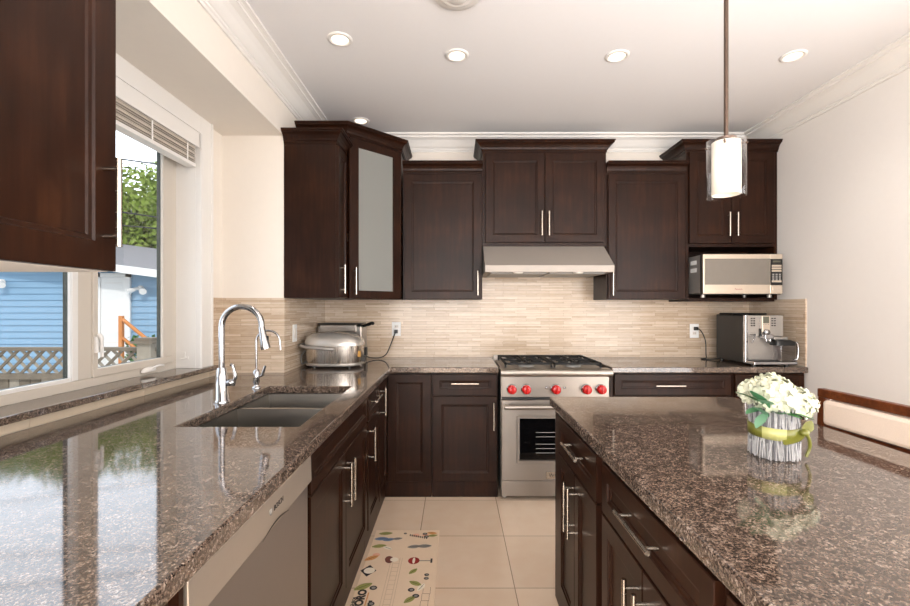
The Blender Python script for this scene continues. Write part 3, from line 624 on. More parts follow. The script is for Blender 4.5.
for i in range(4):
    for x0_ in (2.120, 2.138): MB().box(x0_, x0_+.012, 3.2595, 3.2625, 1.193+.017*i, 1.201+.017*i).build('button', 'ink', em)
    for x0_ in (2.268, 2.286): MB().box(x0_, x0_+.012, 3.2595, 3.2625, 1.193+.017*i, 1.201+.017*i).build('button', 'ink', em)
    MB().lathe([(0, -.003), (.005, -.002), (.006, 0)], (2.184, 3.262, 1.196+.017*i), 12, 'y').build('button', 'grey', em)
    MB().lathe([(0, -.0015), (.0025, 0)], (2.205+.012*i, 3.252, 1.207), 8, 'y').build('status_dot', 'ink', em)
MB().lathe([(0, -.022), (.018, -.021), (.021, 0)], (2.222, 3.252, 1.150), 20, 'y').build('dial', 'chrome', em)
MB().box(2.178, 2.188, 3.250, 3.262, 1.12, 1.175).build('spout_slider', 'black', em)
spb = MB().box(2.185, 2.245, 3.205, 3.262, 1.105, 1.135).box(2.195, 2.207, 3.21, 3.23, 1.085, 1.105).box(2.222, 2.234, 3.21, 3.23, 1.085, 1.105).build('coffee_spout', 'chrome', em, .003)
MB().box(2.112, 2.150, 3.256, 3.263, 1.128, 1.140).build('logo_plate', 'chrome', em)
MB().box(ex0+.03, 2.150, 3.252, 3.2595, 1.13, 1.136).build('steam_knob', 'ink', em)
MB().tube(curve_pts([(2.145, 3.255, 1.128), (2.125, 3.235, 1.10), (2.105, 3.230, 1.075)], 4), .005, 10).build('steam_wand', 'chrome', em)
cf = MB().loft([(.945, 2.325, 3.215, .060, .040, 4), (1.06, 2.325, 3.215, .063, .042, 4)], 28).build('milk_carafe', 'smoky', em)
MB().loft([(1.06, 2.315, 3.215, .075, .045, 4), (1.085, 2.315, 3.215, .075, .045, 4), (1.10, 2.30, 3.22, .055, .04, 4)], 28).build('carafe_lid', 'black', cf)
MB().box(2.25, 2.345, 3.205, 3.258, 1.10, 1.118).build('carafe_spout', 'silver', cf, .003)
MB().tube(curve_pts([(2.372, 3.205, 1.075), (2.408, 3.20, 1.072), (2.410, 3.20, .975), (2.388, 3.205, .955)], 6), .0085, 10).build('carafe_handle', 'chrome', cf)
MB().box(ex0+.004, 2.385, 3.165, 3.285, CT+.012, CT+.034).build('drip_tray', 'chrome', em, .005)
MB().box(2.10, 2.28, 3.175, 3.275, CT+.034, CT+.037).build('drip_grate', 'black', em)
for x in (2.10, 2.33):
    for y in (3.20, 3.58): MB().lathe([(.014, CT), (.014, CT+.014)], (x, y, 0), 12).build('foot', 'black', em)
MB().tube(curve_pts([(1.990, 3.762, 1.152), (2.012, 3.73, 1.14), (2.035, 3.70, 1.06), (2.03, 3.68, .95), (2.02, 3.66, .920), (1.96, 3.62, .919), (2.0, 3.57, .919), (2.077, 3.56, .93)], 7), .0042, 8).box(1.978, 2.006, 3.748, 3.770, 1.138, 1.166).build('power_cord', 'black', em)
# --- outlets and switch
def outlet(label, x, z):
    o = thing('outlet', label, 'outlet', (x, YB-.008, z))
    MB().box(x-.037, x+.037, YB-.0135, YB-.008, z-.058, z+.058).build('cover_plate', 'outw', o, .002)
    for dz in (-.02, .02):
        MB().loft([(z+dz-.014, x, YB-.014, .016, .0015, 4), (z+dz+.014, x, YB-.014, .016, .0015, 4)], 12).build('socket', 'whitelam', o)
        MB().box(x-.007, x-.0045, YB-.0165, YB-.0152, z+dz-.005, z+dz+.006).box(x+.0045, x+.007, YB-.0165, YB-.0152, z+dz-.005, z+dz+.006).build('slots', 'black', o)
outlet('white double outlet on the tile beside the stainless fryer, black cord plugged in', -.486, 1.148)
outlet('white double outlet on the tile beside the espresso machine, black cord plugged in', 1.985, 1.132)
sw = thing('light_switch', 'white rocker switch on the left tiled wall behind the rice cooker', 'switch', (XL+.008, 3.05, 1.155))
MB().box(XL+.008, XL+.0135, 3.013, 3.087, 1.097, 1.213).build('cover_plate', 'outw', sw, .002)
MB().box(XL+.0135, XL+.018, 3.034, 3.066, 1.122, 1.188).build('rocker', 'whitelam', sw, .002)
# --- rice cooker
rx, ry = -.842, 3.20
rc = thing('rice_cooker', 'large silver rice cooker with carrying handle near the sink', 'rice cooker', (rx, ry, CT))
MB().loft([(CT+.018, rx, ry, .178, .128, 3), (CT+.04, rx, ry, .190, .135, 3), (CT+.15, rx, ry, .197, .140, 3.2)], 56).build('body', 'cooker', rc)
MB().loft([(CT+.010, rx, ry, .175, .125, 3), (CT+.016, rx, ry, .192, .138, 3), (CT+.030, rx, ry, .194, .139, 3), (CT+.034, rx, ry, .186, .132, 3)], 56).build('base_ring', 'silver', rc)
ld = MB().loft([(CT+.150, rx, ry, .199, .142, 3.2), (CT+.165, rx, ry, .200, .143, 3.2), (CT+.19, rx-.004, ry, .193, .138, 3.2), (CT+.214, rx-.02, ry, .168, .122, 3), (CT+.232, rx-.035, ry, .125, .095, 2.8), (CT+.240, rx-.04, ry, .07, .05, 2.4)], 56).build('lid', 'lidm', rc)
MB().loft([(CT+.186, rx+.118, ry-.03, .050, .055, 3), (CT+.205, rx+.112, ry-.03, .042, .048, 3), (CT+.216, rx+.108, ry-.03, .022, .03, 3)], 24).build('control_pad', 'grey', ld)
MB().loft([(CT+.212, rx+.085, ry-.05, .012, .012, 2), (CT+.2145, rx+.085, ry-.05, .012, .012, 2)], 14).build('button', 'champagne', ld)
MB().tube(curve_pts([(rx-.185, ry+.02, CT+.16), (rx-.216, ry-.06, CT+.155), (rx-.18, ry-.145, CT+.150), (rx-.05, ry-.160, CT+.138), (rx+.03, ry-.150, CT+.132)], 6), .0105, 10).build('carry_handle', 'silver', rc)
MB().box(rx+.176, rx+.192, ry-.085, ry-.055, CT+.075, CT+.115).build('label', 'gold', rc)
for a_, b_ in ((-.12, -.09), (.12, -.09), (-.12, .09), (.12, .09)): MB().lathe([(.014, CT), (.014, CT+.014)], (rx+a_, ry+b_, 0), 12).build('foot', 'black', rc)
MB().box(rx+.19, rx+.215, ry-.02, ry+.02, CT+.035, CT+.075).build('steam_cup', 'black', rc)
MB().tube(curve_pts([(rx-.19, ry+.02, CT+.045), (rx-.222, ry-.02, CT+.02), (rx-.225, ry-.04, CT+.035), (rx-.232, ry-.02, CT+.075), (rx-.215, ry+.0, CT+.105)], 6), .004, 8).build('power_cord', 'grey', rc)
# --- deep fryer behind
dfx0, dfx1 = -1.060, -.715
df = thing('deep_fryer', 'boxy stainless fryer with black basket handle behind the rice cooker', 'fryer', (-.89, 3.58, CT))
MB().box(dfx0, dfx1, 3.50, 3.70, CT+.01, 1.185).build('body', 'steel', df, .012, 3)
MB().box(dfx0+.02, dfx1-.04, 3.49, 3.70, 1.135, 1.196).build('lid', 'steelv', df, .008)
MB().box(dfx0+.004, dfx1-.006, 3.505, 3.695, 1.196, 1.204).build('lid_rim', 'black', df, .003)
MB().tube(curve_pts([(dfx1-.045, 3.56, 1.180), (dfx1, 3.55, 1.182), (dfx1+.035, 3.53, 1.192), (dfx1+.075, 3.51, 1.205), (dfx1+.085, 3.50, 1.198)], 5), [.013]*5+[.010]*6+[.013]*9+[.009], 10).build('basket_handle', 'black', df)
MB().box(dfx1-.001, dfx1+.02, 3.56, 3.62, CT+.03, CT+.10).build('control_dial', 'black', df, .004)
for a_ in (dfx0+.03, dfx1-.03):
    for b_ in (3.53, 3.67): MB().lathe([(.014, CT), (.014, CT+.012)], (a_, b_, 0), 12).build('foot', 'black', df)
MB().tube(curve_pts([(-.488, 3.755, 1.126), (-.498, 3.73, 1.10), (-.525, 3.70, 1.02), (-.555, 3.67, .95), (-.60, 3.64, .925), (-.66, 3.61, .926), (-.716, 3.60, .945)], 7), .0045, 8).box(-.500, -.474, 3.742, 3.770, 1.114, 1.142).build('power_cord', 'black', df)

# ------------------------------------------------------------------ island (fronts face -X: local x -> -Y)
IR = R(-90)
def base_i(label, y1, y0, fronts): return cabinet('island_cabinet', label, (.462, y1-g, 0), IR, y1-y0-2*g, BH, .51, fronts)
base_i('island cabinet nearest the range, small drawer over a door pair', 2.098, 1.385, [('drawer', .146, .673, .715, .862, dict(h=('h', .343, .543, .805), F=.045)), ('door', .146, .408, .115, .708, dict(h=('v', .380, .485, .67), F=.05)), ('door', .411, .673, .115, .708, dict(h=('v', .439, .485, .67), F=.05))])
base_i('middle island cabinet with one wide drawer over a door pair', 1.385, .765, [('drawer', .012, .606, .715, .862, dict(h=('h', .215, .415, .805), F=.045)), ('door', .012, .307, .115, .708, dict(h=('v', .279, .485, .67), F=.05)), ('door', .311, .606, .115, .708, dict(h=('v', .339, .485, .67), F=.05))])
base_i('island cabinet at the camera end, mostly cut off by the photo edge', .755, -.25, [('drawer', .012, .49, .715, .862, dict(h=('h', .15, .35, .805), F=.045)), ('drawer', .5, .99, .715, .862, dict(h=('h', .65, .85, .805), F=.045)), ('door', .012, .49, .115, .708, dict(h=('v', .45, .485, .67), F=.05)), ('door', .5, .99, .115, .708, dict(h=('v', .54, .485, .67), F=.05))])
tag(MB().box(.438, 1.29, -.35, 2.112, CT-.040, CT).build('island_worktop', 'granite', None, .006, 3), 'broad brown granite island top carrying the flower pot', 'countertop')
# --- stool behind island
st = thing('counter_stool', 'wooden counter stool with cream upholstered back at the far side of the island', 'stool', (1.216, 1.487, 0), R(3))
ORG[st.name] = (0, 0, 0)
def stp(name, mb, m, bevel=.004): return mb.build(name, m, st, bevel, world=False)
for y in (-.225, .195):
    stp('rear_leg', MB().box(.148, .183, y, y+.03, 0, .60).add([(.148, y, .6), (.183, y, .6), (.183, y+.03, .6), (.148, y+.03, .6), (.168, y, 1.005), (.192, y, 1.005), (.192, y+.03, 1.005), (.168, y+.03, 1.005)], [(0, 1, 5, 4), (1, 2, 6, 5), (2, 3, 7, 6), (3, 0, 4, 7), (4, 5, 6, 7)]), 'chairwood')
    stp('front_leg', MB().box(-.215, -.18, y, y+.03, 0, .60), 'chairwood')
stp('top_rail', MB().box(.164, .194, -.225, .225, .992, 1.024), 'chairwood')
stp('lower_rail', MB().box(.160, .186, -.195, .195, .860, .894), 'chairwood')
stp('back_cushion', MB().box(.150, .196, -.188, .188, .897, .988), 'fabric', .012)
stp('seat_frame', MB().box(-.215, .183, -.225, .225, .565, .605), 'chairwood')
stp('seat_cushion', MB().box(-.21, .145, -.215, .215, .605, .655), 'fabric', .018)
for x in (-.21, .155): stp('stretcher', MB().box(x, x+.02, -.195, .195, .20, .235), 'chairwood')
# --- flower arrangement
fx, fy = .893, 1.275
fl = thing('flower_pot', 'white hydrangeas in a whitewashed twig pot tied with an olive ribbon on the island', 'flowers', (fx, fy, CT))
pot = MB(); pot.m = 0
pot.lathe([(0, CT+.001), (.051, CT+.001), (.054, CT+.13), (.046, CT+.13), (.042, CT+.10), (0, CT+.10)], (fx, fy, 0), 32)
for row, (zb, zt, n_) in enumerate(((.002, .060, 105), (.045, .105, 95), (.085, .142, 100))):
    for i in range(n_):
        a_ = 2*math.pi*(i+rnd.uniform(-.4, .4))/n_; rr = rnd.uniform(.053, .061); rr2 = rnd.uniform(.053, .061); h0 = zb+rnd.uniform(-.002, .008); h1 = zt+rnd.uniform(-.012, .008); tw = rnd.uniform(-.09, .09)
        pot.m = 0 if rnd.random() < (.8 if row == 0 else .55) else 1
        pot.tube([(fx+rr*math.cos(a_), fy+rr*math.sin(a_), max(CT+.001, CT+h0)), (fx+rr2*math.cos(a_+tw), fy+rr2*math.sin(a_+tw), CT+h1)], rnd.uniform(.0012, .0022), 5)
pot.build('twig_pot', ['twig', 'twigd'], fl)
rb = MB(); seg = 48
for i in range(seg):
    a0, a1 = 2*math.pi*i/seg, 2*math.pi*(i+1)/seg; q = []
    rb.m = 1 if .58 < i/seg < .72 else 0
    for a_ in (a0, a1):
        for rr, h in ((.0620, .060), (.0630, .092)): q.append((fx+rr*math.cos(a_), fy+rr*math.sin(a_), CT+h+.004*math.sin(a_)))
    for a_ in (a0, a1):
        for rr, h in ((.0600, .060), (.0600, .092)): q.append((fx+rr*math.cos(a_), fy+rr*math.sin(a_), CT+h+.004*math.sin(a_)))
    rb.add(q, [(0, 2, 3, 1), (4, 5, 7, 6), (1, 3, 7, 5), (0, 4, 6, 2)], True)
rb.build('ribbon', ['ribbon', 'ribbonp'], fl)
def leafmesh(mb, base, tip, wid, up=Vector((0, 0, 1)), bend=.25):
    b, t = Vector(base), Vector(tip); d = t-b; s_ = d.cross(up).normalized(); nrm = s_.cross(d).normalized(); L_ = d.length
    n_ = 7; vs = []
    for i in range(n_+1):
        f = i/n_; ww = wid*math.sin(math.pi*min(1, f*.93+.04))**.8; p = b+d*f+nrm*L_*bend*(f-f*f)
        vs += [p-s_*ww, p-nrm*ww*.18, p+s_*ww]
    fs = []
    for i in range(n_): fs += [(3*i, 3*i+1, 3*i+4, 3*i+3), (3*i+1, 3*i+2, 3*i+5, 3*i+4)]
    # give the leaf real thickness
    th = .0006; k = len(vs); vs2 = [Vector(p)-nrm*th for p in vs]
    return mb.add(vs+vs2, fs+[tuple(k+j for j in f[::-1]) for f in fs], True)
bow = MB()
leafmesh(bow, (fx+.040, fy-.058, CT+.078), (fx-.022, fy-.070, CT+.052), .017, Vector((0, -.3, 1)))
leafmesh(bow, (fx+.040, fy-.058, CT+.078), (fx+.060, fy-.060, CT+.112), .014, Vector((0, -1, .2)))
bow.tube(curve_pts([(fx+.042, fy-.06, CT+.08), (fx+.060, fy-.05, CT+.06), (fx+.068, fy-.042, CT+.035), (fx+.058, fy-.042, CT+.010)], 5), [.005]*10+[.004]*6, 6)
bow.lathe([(0, -.010), (.010, -.007), (.012, 0), (.010, .007), (0, .010)], (fx+.040, fy-.060, CT+.08), 12)
bow.build('ribbon_bow', 'ribbon', fl)
def head(cx, cy, cz, rr, n_, sq=.8):
    mb = MB()
    mb.lathe([(0, -rr*.8*sq)]+[(rr*.86*math.sin(R(q)), -rr*.86*sq*math.cos(R(q))) for q in range(20, 161, 20)]+[(0, rr*.86*sq)], (cx, cy, cz), 20)
    for i in range(n_):
        z = 1-1.72*(i+.5)/n_; t = math.sqrt(max(0, 1-z*z)); a_ = i*2.39996
        nr = Vector((t*math.cos(a_), t*math.sin(a_), z)); c = Vector((cx, cy, cz))+Vector((nr.x*rr, nr.y*rr, nr.z*rr*sq))*rnd.uniform(.86, 1.06)
        nr = (nr+Vector((rnd.uniform(-.35, .35), rnd.uniform(-.35, .35), rnd.uniform(-.2, .4)))).normalized()
        u = nr.orthogonal().normalized(); v = nr.cross(u); ph = rnd.uniform(0, 1.6); ps = rnd.uniform(.011, .016)
        for k in range(4):
            q = ph+k*math.pi/2; d = u*math.cos(q)+v*math.sin(q); e = nr.cross(d)
            vs = [c, c+d*ps*.5-e*ps*.48+nr*.002, c+d*ps*1.05-e*ps*.32+nr*.004, c+d*ps*1.15+nr*.0045, c+d*ps*1.05+e*ps*.32+nr*.004, c+d*ps*.5+e*ps*.48+nr*.002]
            w2 = [p-nr*.0007 for p in vs]
            mb.add(vs+w2, [(0, 1, 2, 3, 4, 5), (11, 10, 9, 8, 7, 6)]+[(j, 6+j, 6+(j+1) % 6, (j+1) % 6) for j in range(6)])
    return mb
for c in ((fx-.014, fy-.022, CT+.170, .055), (fx+.050, fy-.008, CT+.150, .050), (fx+.018, fy+.035, CT+.178, .048), (fx-.032, fy+.030, CT+.172, .040)):
    head(*c, 62).build('flower_head', 'petal', fl)
for b, t, wd, m_ in (((-.050, -.030, .150), (-.126, -.030, .184), .016, 'leafd'), ((-.046, -.045, .140), (-.100, -.055, .192), .021, 'leaf'), ((-.045, -.045, .120), (-.098, -.055, .150), .017, 'leafp'), ((-.050, -.045, .130), (-.086, -.055, .092), .015, 'leafp'),
                     ((-.045, -.048, .150), (-.085, -.075, .172), .018, 'leafp'), ((-.02, -.052, .128), (-.056, -.082, .140), .017, 'leaf'), ((.0, -.052, .134), (.056, -.074, .118), .017, 'leafd'), ((-.022, -.052, .134), (.016, -.084, .124), .016, 'leafd'),
                     ((-.055, -.03, .14), (-.105, -.045, .128), .014, 'leaf'), ((.045, -.028, .13), (.076, -.046, .116), .012, 'leaf')):
    leafmesh(MB(), (fx+b[0], fy+b[1], CT+b[2]), (fx+t[0], fy+t[1], CT+t[2]), wd).build('leaf', m_, fl)
# --- pendant lamp
px, py = .870, 1.46
pd = thing('pendant_lamp', 'pendant lamp with clear outer and lit frosted inner glass over the island', 'lamp', (px, py, ZC))
MB().lathe([(.06, ZC), (.06, ZC-.02), (.012, ZC-.03)], (px, py, 0), 28).build('canopy', 'bronze', pd)
MB().tube([(px, py, ZC-.02), (px, py, 1.872)], .0068, 12).build('rod', 'bronze', pd)
MB().lathe([(.030, 1.872), (.030, 1.862), (.02, 1.858), (0, 1.858)], (px, py, 0), 20).build('holder', 'bronze', pd)
MB().lathe([(.0565, 1.682), (.0565, 1.864), (.054, 1.864), (.054, 1.682), (.0565, 1.682)], (px, py, 0), 40).build('outer_shade', 'thinglass', pd, label='clear outer glass cylinder')
MB().lathe([(0, 1.853), (.0395, 1.853), (.0395, 1.690), (.0415, 1.690), (.0415, 1.858), (0, 1.858)][::-1], (px, py, 0), 36).build('inner_shade', 'shade', pd, label='frosted inner glass cylinder')
for q in range(4):
    c, s_ = math.cos(R(90*q+235)), math.sin(R(90*q+235)); MB().tube([(px+.040*c, py+.040*s_, 1.848), (px+.060*c, py+.060*s_, 1.848)], .0035, 8).build('glass_pin', 'bronze', pd)
MB().lathe([(0, 1.725), (.018, 1.732), (.024, 1.755), (.014, 1.80), (.012, 1.853)], (px, py, 0), 20).build('bulb', 'bulb', pd)
# --- recessed lights and vent
dl_names = ['recessed ceiling light nearest the window wall', 'recessed ceiling light just behind the round ceiling vent', 'recessed ceiling light above the gas range side of the island', 'recessed ceiling light closest to the right wall', 'recessed ceiling light above the frosted corner cabinet']
for i, (x, y) in enumerate([(-.603, 2.385), (.011, 2.537), (.907, 2.545), (1.892, 2.545), (-.71, 3.43)]):
    d = thing('recessed_light', dl_names[i], 'ceiling light', (x, y, ZC), 0, 'recessed ceiling lights')
    MB().lathe([(.046, ZC-.0005), (.066, ZC-.0005), (.066, ZC-.004), (.056, ZC-.007), (.046, ZC-.006), (.046, ZC-.0005)], (x, y, 0), 32).lathe([(.047, ZC-.0003), (.047, ZC-.005), (.045, ZC-.005), (.045, ZC-.0003), (.047, ZC-.0003)], (x, y, 0), 32).build('trim_ring', 'white', d)
    MB().lathe([(.0445, ZC-.0006), (.040, ZC-.0025), (0, ZC-.0035)], (x, y, 0), 28).build('lamp_face', 'bulb', d)
    light('downlight', 'SPOT', (x, y, ZC-.02), (0, 0, 0), 7, (1, .90, .78), spot_size=R(110), spot_blend=.8, shadow_soft_size=.04)
cv = thing('ceiling_vent', 'round white ringed ceiling vent at the top edge of the photo', 'vent', (.010, 2.03, ZC))
vx, vy = .010, 2.03
for r0, r1, z in ((.082, .108, .010), (.056, .074, .020), (0, .046, .026)):
    MB().lathe([(max(r0, .0), ZC-z-.004), (r1-.004, ZC-z-.006), (r1, ZC-z), (r1-.002, ZC-z+.004), (r0, ZC-z+.002)] if r0 else [(0, ZC-z-.006), (r1-.005, ZC-z-.005), (r1, ZC-z), (r1-.002, ZC-z+.003), (0, ZC-z+.004)], (vx, vy, 0), 40).build('ring', 'white', cv)
MB().lathe([(.104, ZC), (.104, ZC-.007), (.095, ZC-.004), (0, ZC-.004)], (vx, vy, 0), 40).box(vx-.09, vx+.09, vy-.004, vy+.004, ZC-.026, ZC-.002).build('back_plate', 'white', cv)
# ------------------------------------------------------------------ floor mat
fm = thing('floor_mat', 'beige printed kitchen mat on the tile floor along the sink cabinets', 'mat', (-.285, 2.10, 0))
MB().box(-.466, -.092, 1.45, 2.70, 0, .006).build('mat_base', 'matbase', fm, .002)
def blob(mb, x, y, a, b, rot=0, z=.0064, n_=18, pointy=0):
    vs = []
    for k in range(n_):
        q = 2*math.pi*k/n_; u, v = a*math.cos(q), b*math.sin(q)*(1-pointy*abs(math.cos(q))**2)
        vs.append((x+u*math.cos(rot)-v*math.sin(rot), y+u*math.sin(rot)+v*math.cos(rot)))
    return mb.prism(vs, .0058, z)
lf = MB(); pal = ['pgreen', 'pgrey', 'pblue', 'pred', 'pbrown', 'porange', 'pcream', 'ink', 'pline', 'ppink']
def P_(i): lf.m = pal.index(i); return lf
for x, y, a_, ro, c in ((-.405, 2.66, .030, .1, 'pgreen'), (-.13, 2.635, .022, .2, 'pgreen'), (-.135, 2.665, .022, -.1, 'porange'), (-.42, 2.52, .030, .2, 'pgreen'), (-.44, 2.40, .03, .6, 'porange'), (-.21, 2.28, .022, .9, 'pgreen'), (-.19, 2.18, .026, -.5, 'pgreen'),
                        (-.435, 2.155, .035, .6, 'pgreen'), (-.205, 2.06, .026, .8, 'pgreen'), (-.33, 2.60, .022, .2, 'pgrey'), (-.37, 2.50, .022, -.5, 'pcream'), (-.16, 2.15, .024, 1.1, 'pcream'), (-.14, 1.98, .028, .4, 'pgreen'), (-.30, 1.80, .03, 1, 'pgreen'), (-.2, 1.7, .03, .3, 'porange'),
                        (-.17, 2.52, .030, .1, 'pgrey'), (-.225, 2.515, .028, .2, 'pgrey'), (-.42, 2.60, .030, .1, 'pblue'), (-.375, 2.59, .026, .3, 'pblue')):
    a_ *= 1.35; blob(P_(c), x, y, a_, a_*.46, ro, .0064, 18, .5); blob(P_('ink'), x, y, a_*.9, .0012, ro, .0067, 6)
for x, y, r_ in ((-.175, 2.655, .014), (-.165, 2.625, .014), (-.385, 2.145, .018), (-.205, 2.13, .016), (-.18, 2.085, .016), (-.375, 2.03, .016), (-.36, 1.99, .010), (-.29, 2.66, .009), (-.14, 2.25, .012), (-.14, 2.22, .012)):
    blob(P_('ink'), x, y, r_, r_*.9, 0, .0064); blob(P_('pgrey'), x+.001, y, r_*.55, r_*.5, 0, .0067)
for x, y in ((-.42, 2.43), (-.225, 2.64), (-.17, 2.64)): blob(P_('ppink'), x, y, .02, .018, 0, .0062)
# mushrooms and an umbrella
blob(P_('pred'), -.215, 2.375, .030, .032, 0, .0064); blob(P_('pcream'), -.215, 2.375, .007, .028, 0, .0067); P_('pgrey').box(-.185, -.125, 2.371, 2.378, .0058, .0064); P_('ink').box(-.128, -.118, 2.355, 2.395, .0058, .0064)
blob(P_('pbrown'), -.345, 2.385, .022, .034, .2, .0064); blob(P_('pcream'), -.318, 2.385, .022, .02, 0, .0065)
blob(P_('ink'), -.435, 2.285, .040, .050, 0, .0063, 4); blob(P_('pcream'), -.430, 2.285, .028, .026, 0, .0067)
# sketched path lines
for x in (-.335, -.322, -.290, -.278): P_('pline').box(x, x+.0016, 1.5, 2.40, .0058, .0062)
for i in range(24): P_('pline').box(-.322, -.290, 1.52+.036*i, 1.5215+.036*i, .0058, .0062)
for i in range(9): P_('ink').box(-.262+.012*i, -.255+.012*i, 2.63-.004*i, 2.65-.004*i, .0058, .0063)
for i in range(5): P_('pbrown').box(-.162+.003*i, -.128+.003*i, 1.90+.05*i, 1.902+.05*i, .0058, .0063).box(-.162+.003*i, -.1605+.003*i, 1.90+.05*i, 1.95+.05*i, .0058, .0063).box(-.128+.003*i, -.1265+.003*i, 1.90+.05*i, 1.95+.05*i, .0058, .0063)
P_('porange').box(-.403, -.397, 1.85, 2.11, .0058, .0064)
for i in range(6): P_('ink').box(-.388, -.372, 1.90+.028*i, 1.912+.028*i, .0058, .0064)
lf.build('print', pal, fm)
text('print_text', 'TOTORO', .052, (-.428, 2.02, .0066), (0, 0, R(90)), 'ink', fm, bold=.0026)
text('print_text', 'MY NEIGHBOR', .020, (-.456, 2.01, .0066), (0, 0, R(90)), 'ink', fm, bold=.0005)

# ------------------------------------------------------------------ outdoors
GZ = -.55
struct('ground', MB().box(-40, -1.75, -6, 45, GZ-.2, GZ), 'ground')  # unseen ground made pale to bounce skylight up to the bay ceiling
ga = thing('garage', 'blue sided garage with grey shingle roof across the yard', 'building', (-9, 10, GZ))
sd = MB(); gx0, gx1 = -15, -4.2; zb = .02
tilt = lambda x: -.13*(x+7.4)
for i in range(19):
    z0 = -.45+.138*i
    if z0 > 2.3: break
    sd.add([(gx0, 10, z0+.138), (gx1, 10, z0+.138), (gx1, 9.975, z0), (gx0, 9.975, z0), (gx0, 10, z0), (gx1, 10, z0)], [(3, 2, 1, 0), (4, 5, 2, 3)])
sd.box(gx0, gx1, 10.005, 13, GZ, 2.1).build('siding_wall', 'siding', ga)
MB().box(gx0, gx1, 9.94, 9.98, GZ, -.44).build('foundation', 'grey', ga)
rf = MB(); a = []
for x in (gx0-.3, gx1+.3):
    dz = tilt(x); a += [(x, 9.55, 2.24+dz), (x, 13.2, 2.86+dz), (x, 13.2, 2.70+dz), (x, 9.55, 2.10+dz)]
rf.add(a, [(0, 1, 5, 4)[::-1], (1, 2, 6, 5)[::-1], (2, 3, 7, 6)[::-1], (3, 0, 4, 7)[::-1], (0, 3, 2, 1)[::-1], (4, 5, 6, 7)[::-1]]); rf.build('roof', 'shingle', ga)
fs_ = MB(); a = []
for x in (gx0-.3, gx1+.3):
    dz = tilt(x); a += [(x, 9.50, 2.10+dz), (x, 9.55, 2.10+dz), (x, 9.55, 2.26+dz), (x, 9.50, 2.26+dz)]
fs_.add(a, [(0, 4, 5, 1), (1, 5, 6, 2), (2, 6, 7, 3), (3, 7, 4, 0), (0, 1, 2, 3), (7, 6, 5, 4)]); fs_.build('gutter', 'outw', ga)
gd = MB().box(-7.74, -7.20, 9.945, 9.97, .0, 1.98).build('door', 'outw', ga)
MB().box(-7.84, -7.745, 9.93, 9.98, -.02, 2.07).box(-7.195, -7.10, 9.93, 9.98, -.02, 2.07).box(-7.84, -7.10, 9.93, 9.98, 1.985, 2.07).build('door_casing', 'outw', ga)
MB().lathe([(0, -.06), (.03, -.05), (.03, -.03), (.012, -.02), (.012, 0)], (-7.27, 9.945, .78), 14, 'y').lathe([(0, -.02), (.02, -.015), (.02, 0)], (-7.27, 9.945, .92), 12, 'y').build('door_knob', 'iron', gd)
MB().box(-7.66, -7.28, 9.94, 9.946, 1.05, 1.06).box(-7.66, -7.28, 9.94, 9.946, 1.85, 1.86).box(-7.66, -7.28, 9.94, 9.946, .55, .56).build('panel_lines', 'whitelam', gd)
def flood(label, x, z):
    t = thing('flood_light', label, 'light', (x, 9.98, z))
    MB().lathe([(0, -.05), (.06, -.045), (.06, .01)], (x, 9.98, z), 18, 'y').build('mount', 'outw', t)
    for s_ in (-1, 1): MB().tube([(x, 9.95, z), (x+s_*.06, 9.90, z-.01), (x+s_*.12, 9.84, z-.05), (x+s_*.17, 9.78, z-.08)], [.02, .035, .05, .07], 14).build('lamp_head', 'outw', t)
flood('white twin floodlight on the blue siding right of the garage door', -6.88, 1.74); flood('white twin floodlight on the blue siding seen at the left photo edge', -9.92, 1.88)
sr = thing('stair_railing', 'orange wooden stair railing beside the garage door', 'railing', (-6.3, 9.0, GZ))
MB().tube([(-6.60, 9.0, 1.107), (-5.86, 9.0, .50)], .035, 6).build('handrail', 'railwood', sr)
MB().tube([(-6.60, 9.0, .74), (-5.86, 9.0, .14)], .03, 6).build('lower_rail', 'railwood', sr)
for x, z in ((-6.60, 1.155), (-5.86, .54)): MB().box(x-.035, x+.035, 8.965, 9.035, GZ, z).build('post', 'railwood', sr)
ln = MB().box(-7.95, -6.78, 9.36, 9.93, -.14, -.02).box(-6.78, -6.5, 9.36, 9.93, -.30, -.18).box(-6.5, -6.2, 9.36, 9.93, -.44, -.32)
tag(ln.box(-7.95, -6.78, 9.36, 9.93, GZ, -.14).box(-6.78, -6.2, 9.36, 9.93, GZ, -.44).box(-6.78, -6.5, 9.36, 9.93, -.44, -.30).build('door_step', 'fencew'), 'low wooden steps leading up to the white garage door', 'steps')
# fence with lattice
fe = thing('lattice_fence', 'weathered wooden fence topped with diagonal lattice in the yard', 'fence', (-6, 6, GZ))
fx0, fx1 = -10.5, -3.0
MB().box(fx0, fx1, 5.95, 6.05, .755, .80).build('top_rail', 'fence', fe); MB().box(fx0, fx1, 5.96, 6.04, .38, .455).build('lower_rail', 'fence', fe); MB().box(fx0, fx1, 5.96, 6.04, -.45, -.38).build('bottom_rail', 'fence', fe)
lt = MB(); zl, zh = .455, .755
for s_, y in ((1, 5.985), (-1, 6.0)):
    lt.m = 0 if s_ == 1 else 1
    x = fx0-.4
    while x < fx1+.4:
        w_ = .052; xa, xb = (x, x+(zh-zl)) if s_ == 1 else (x+(zh-zl), x)
        if min(xa, xb) > fx0 and max(xa, xb)+w_ < fx1:
            lt.add([(xa, y, zl), (xa+w_, y, zl), (xb+w_, y, zh), (xb, y, zh), (xa, y+.012, zl), (xa+w_, y+.012, zl), (xb+w_, y+.012, zh), (xb, y+.012, zh)], [(0, 1, 2, 3), (7, 6, 5, 4), (0, 4, 5, 1), (1, 5, 6, 2), (2, 6, 7, 3), (3, 7, 4, 0)])
        x += .172
lt.build('lattice', ['fence', 'fencew'], fe)
bd = MB(); x = fx0
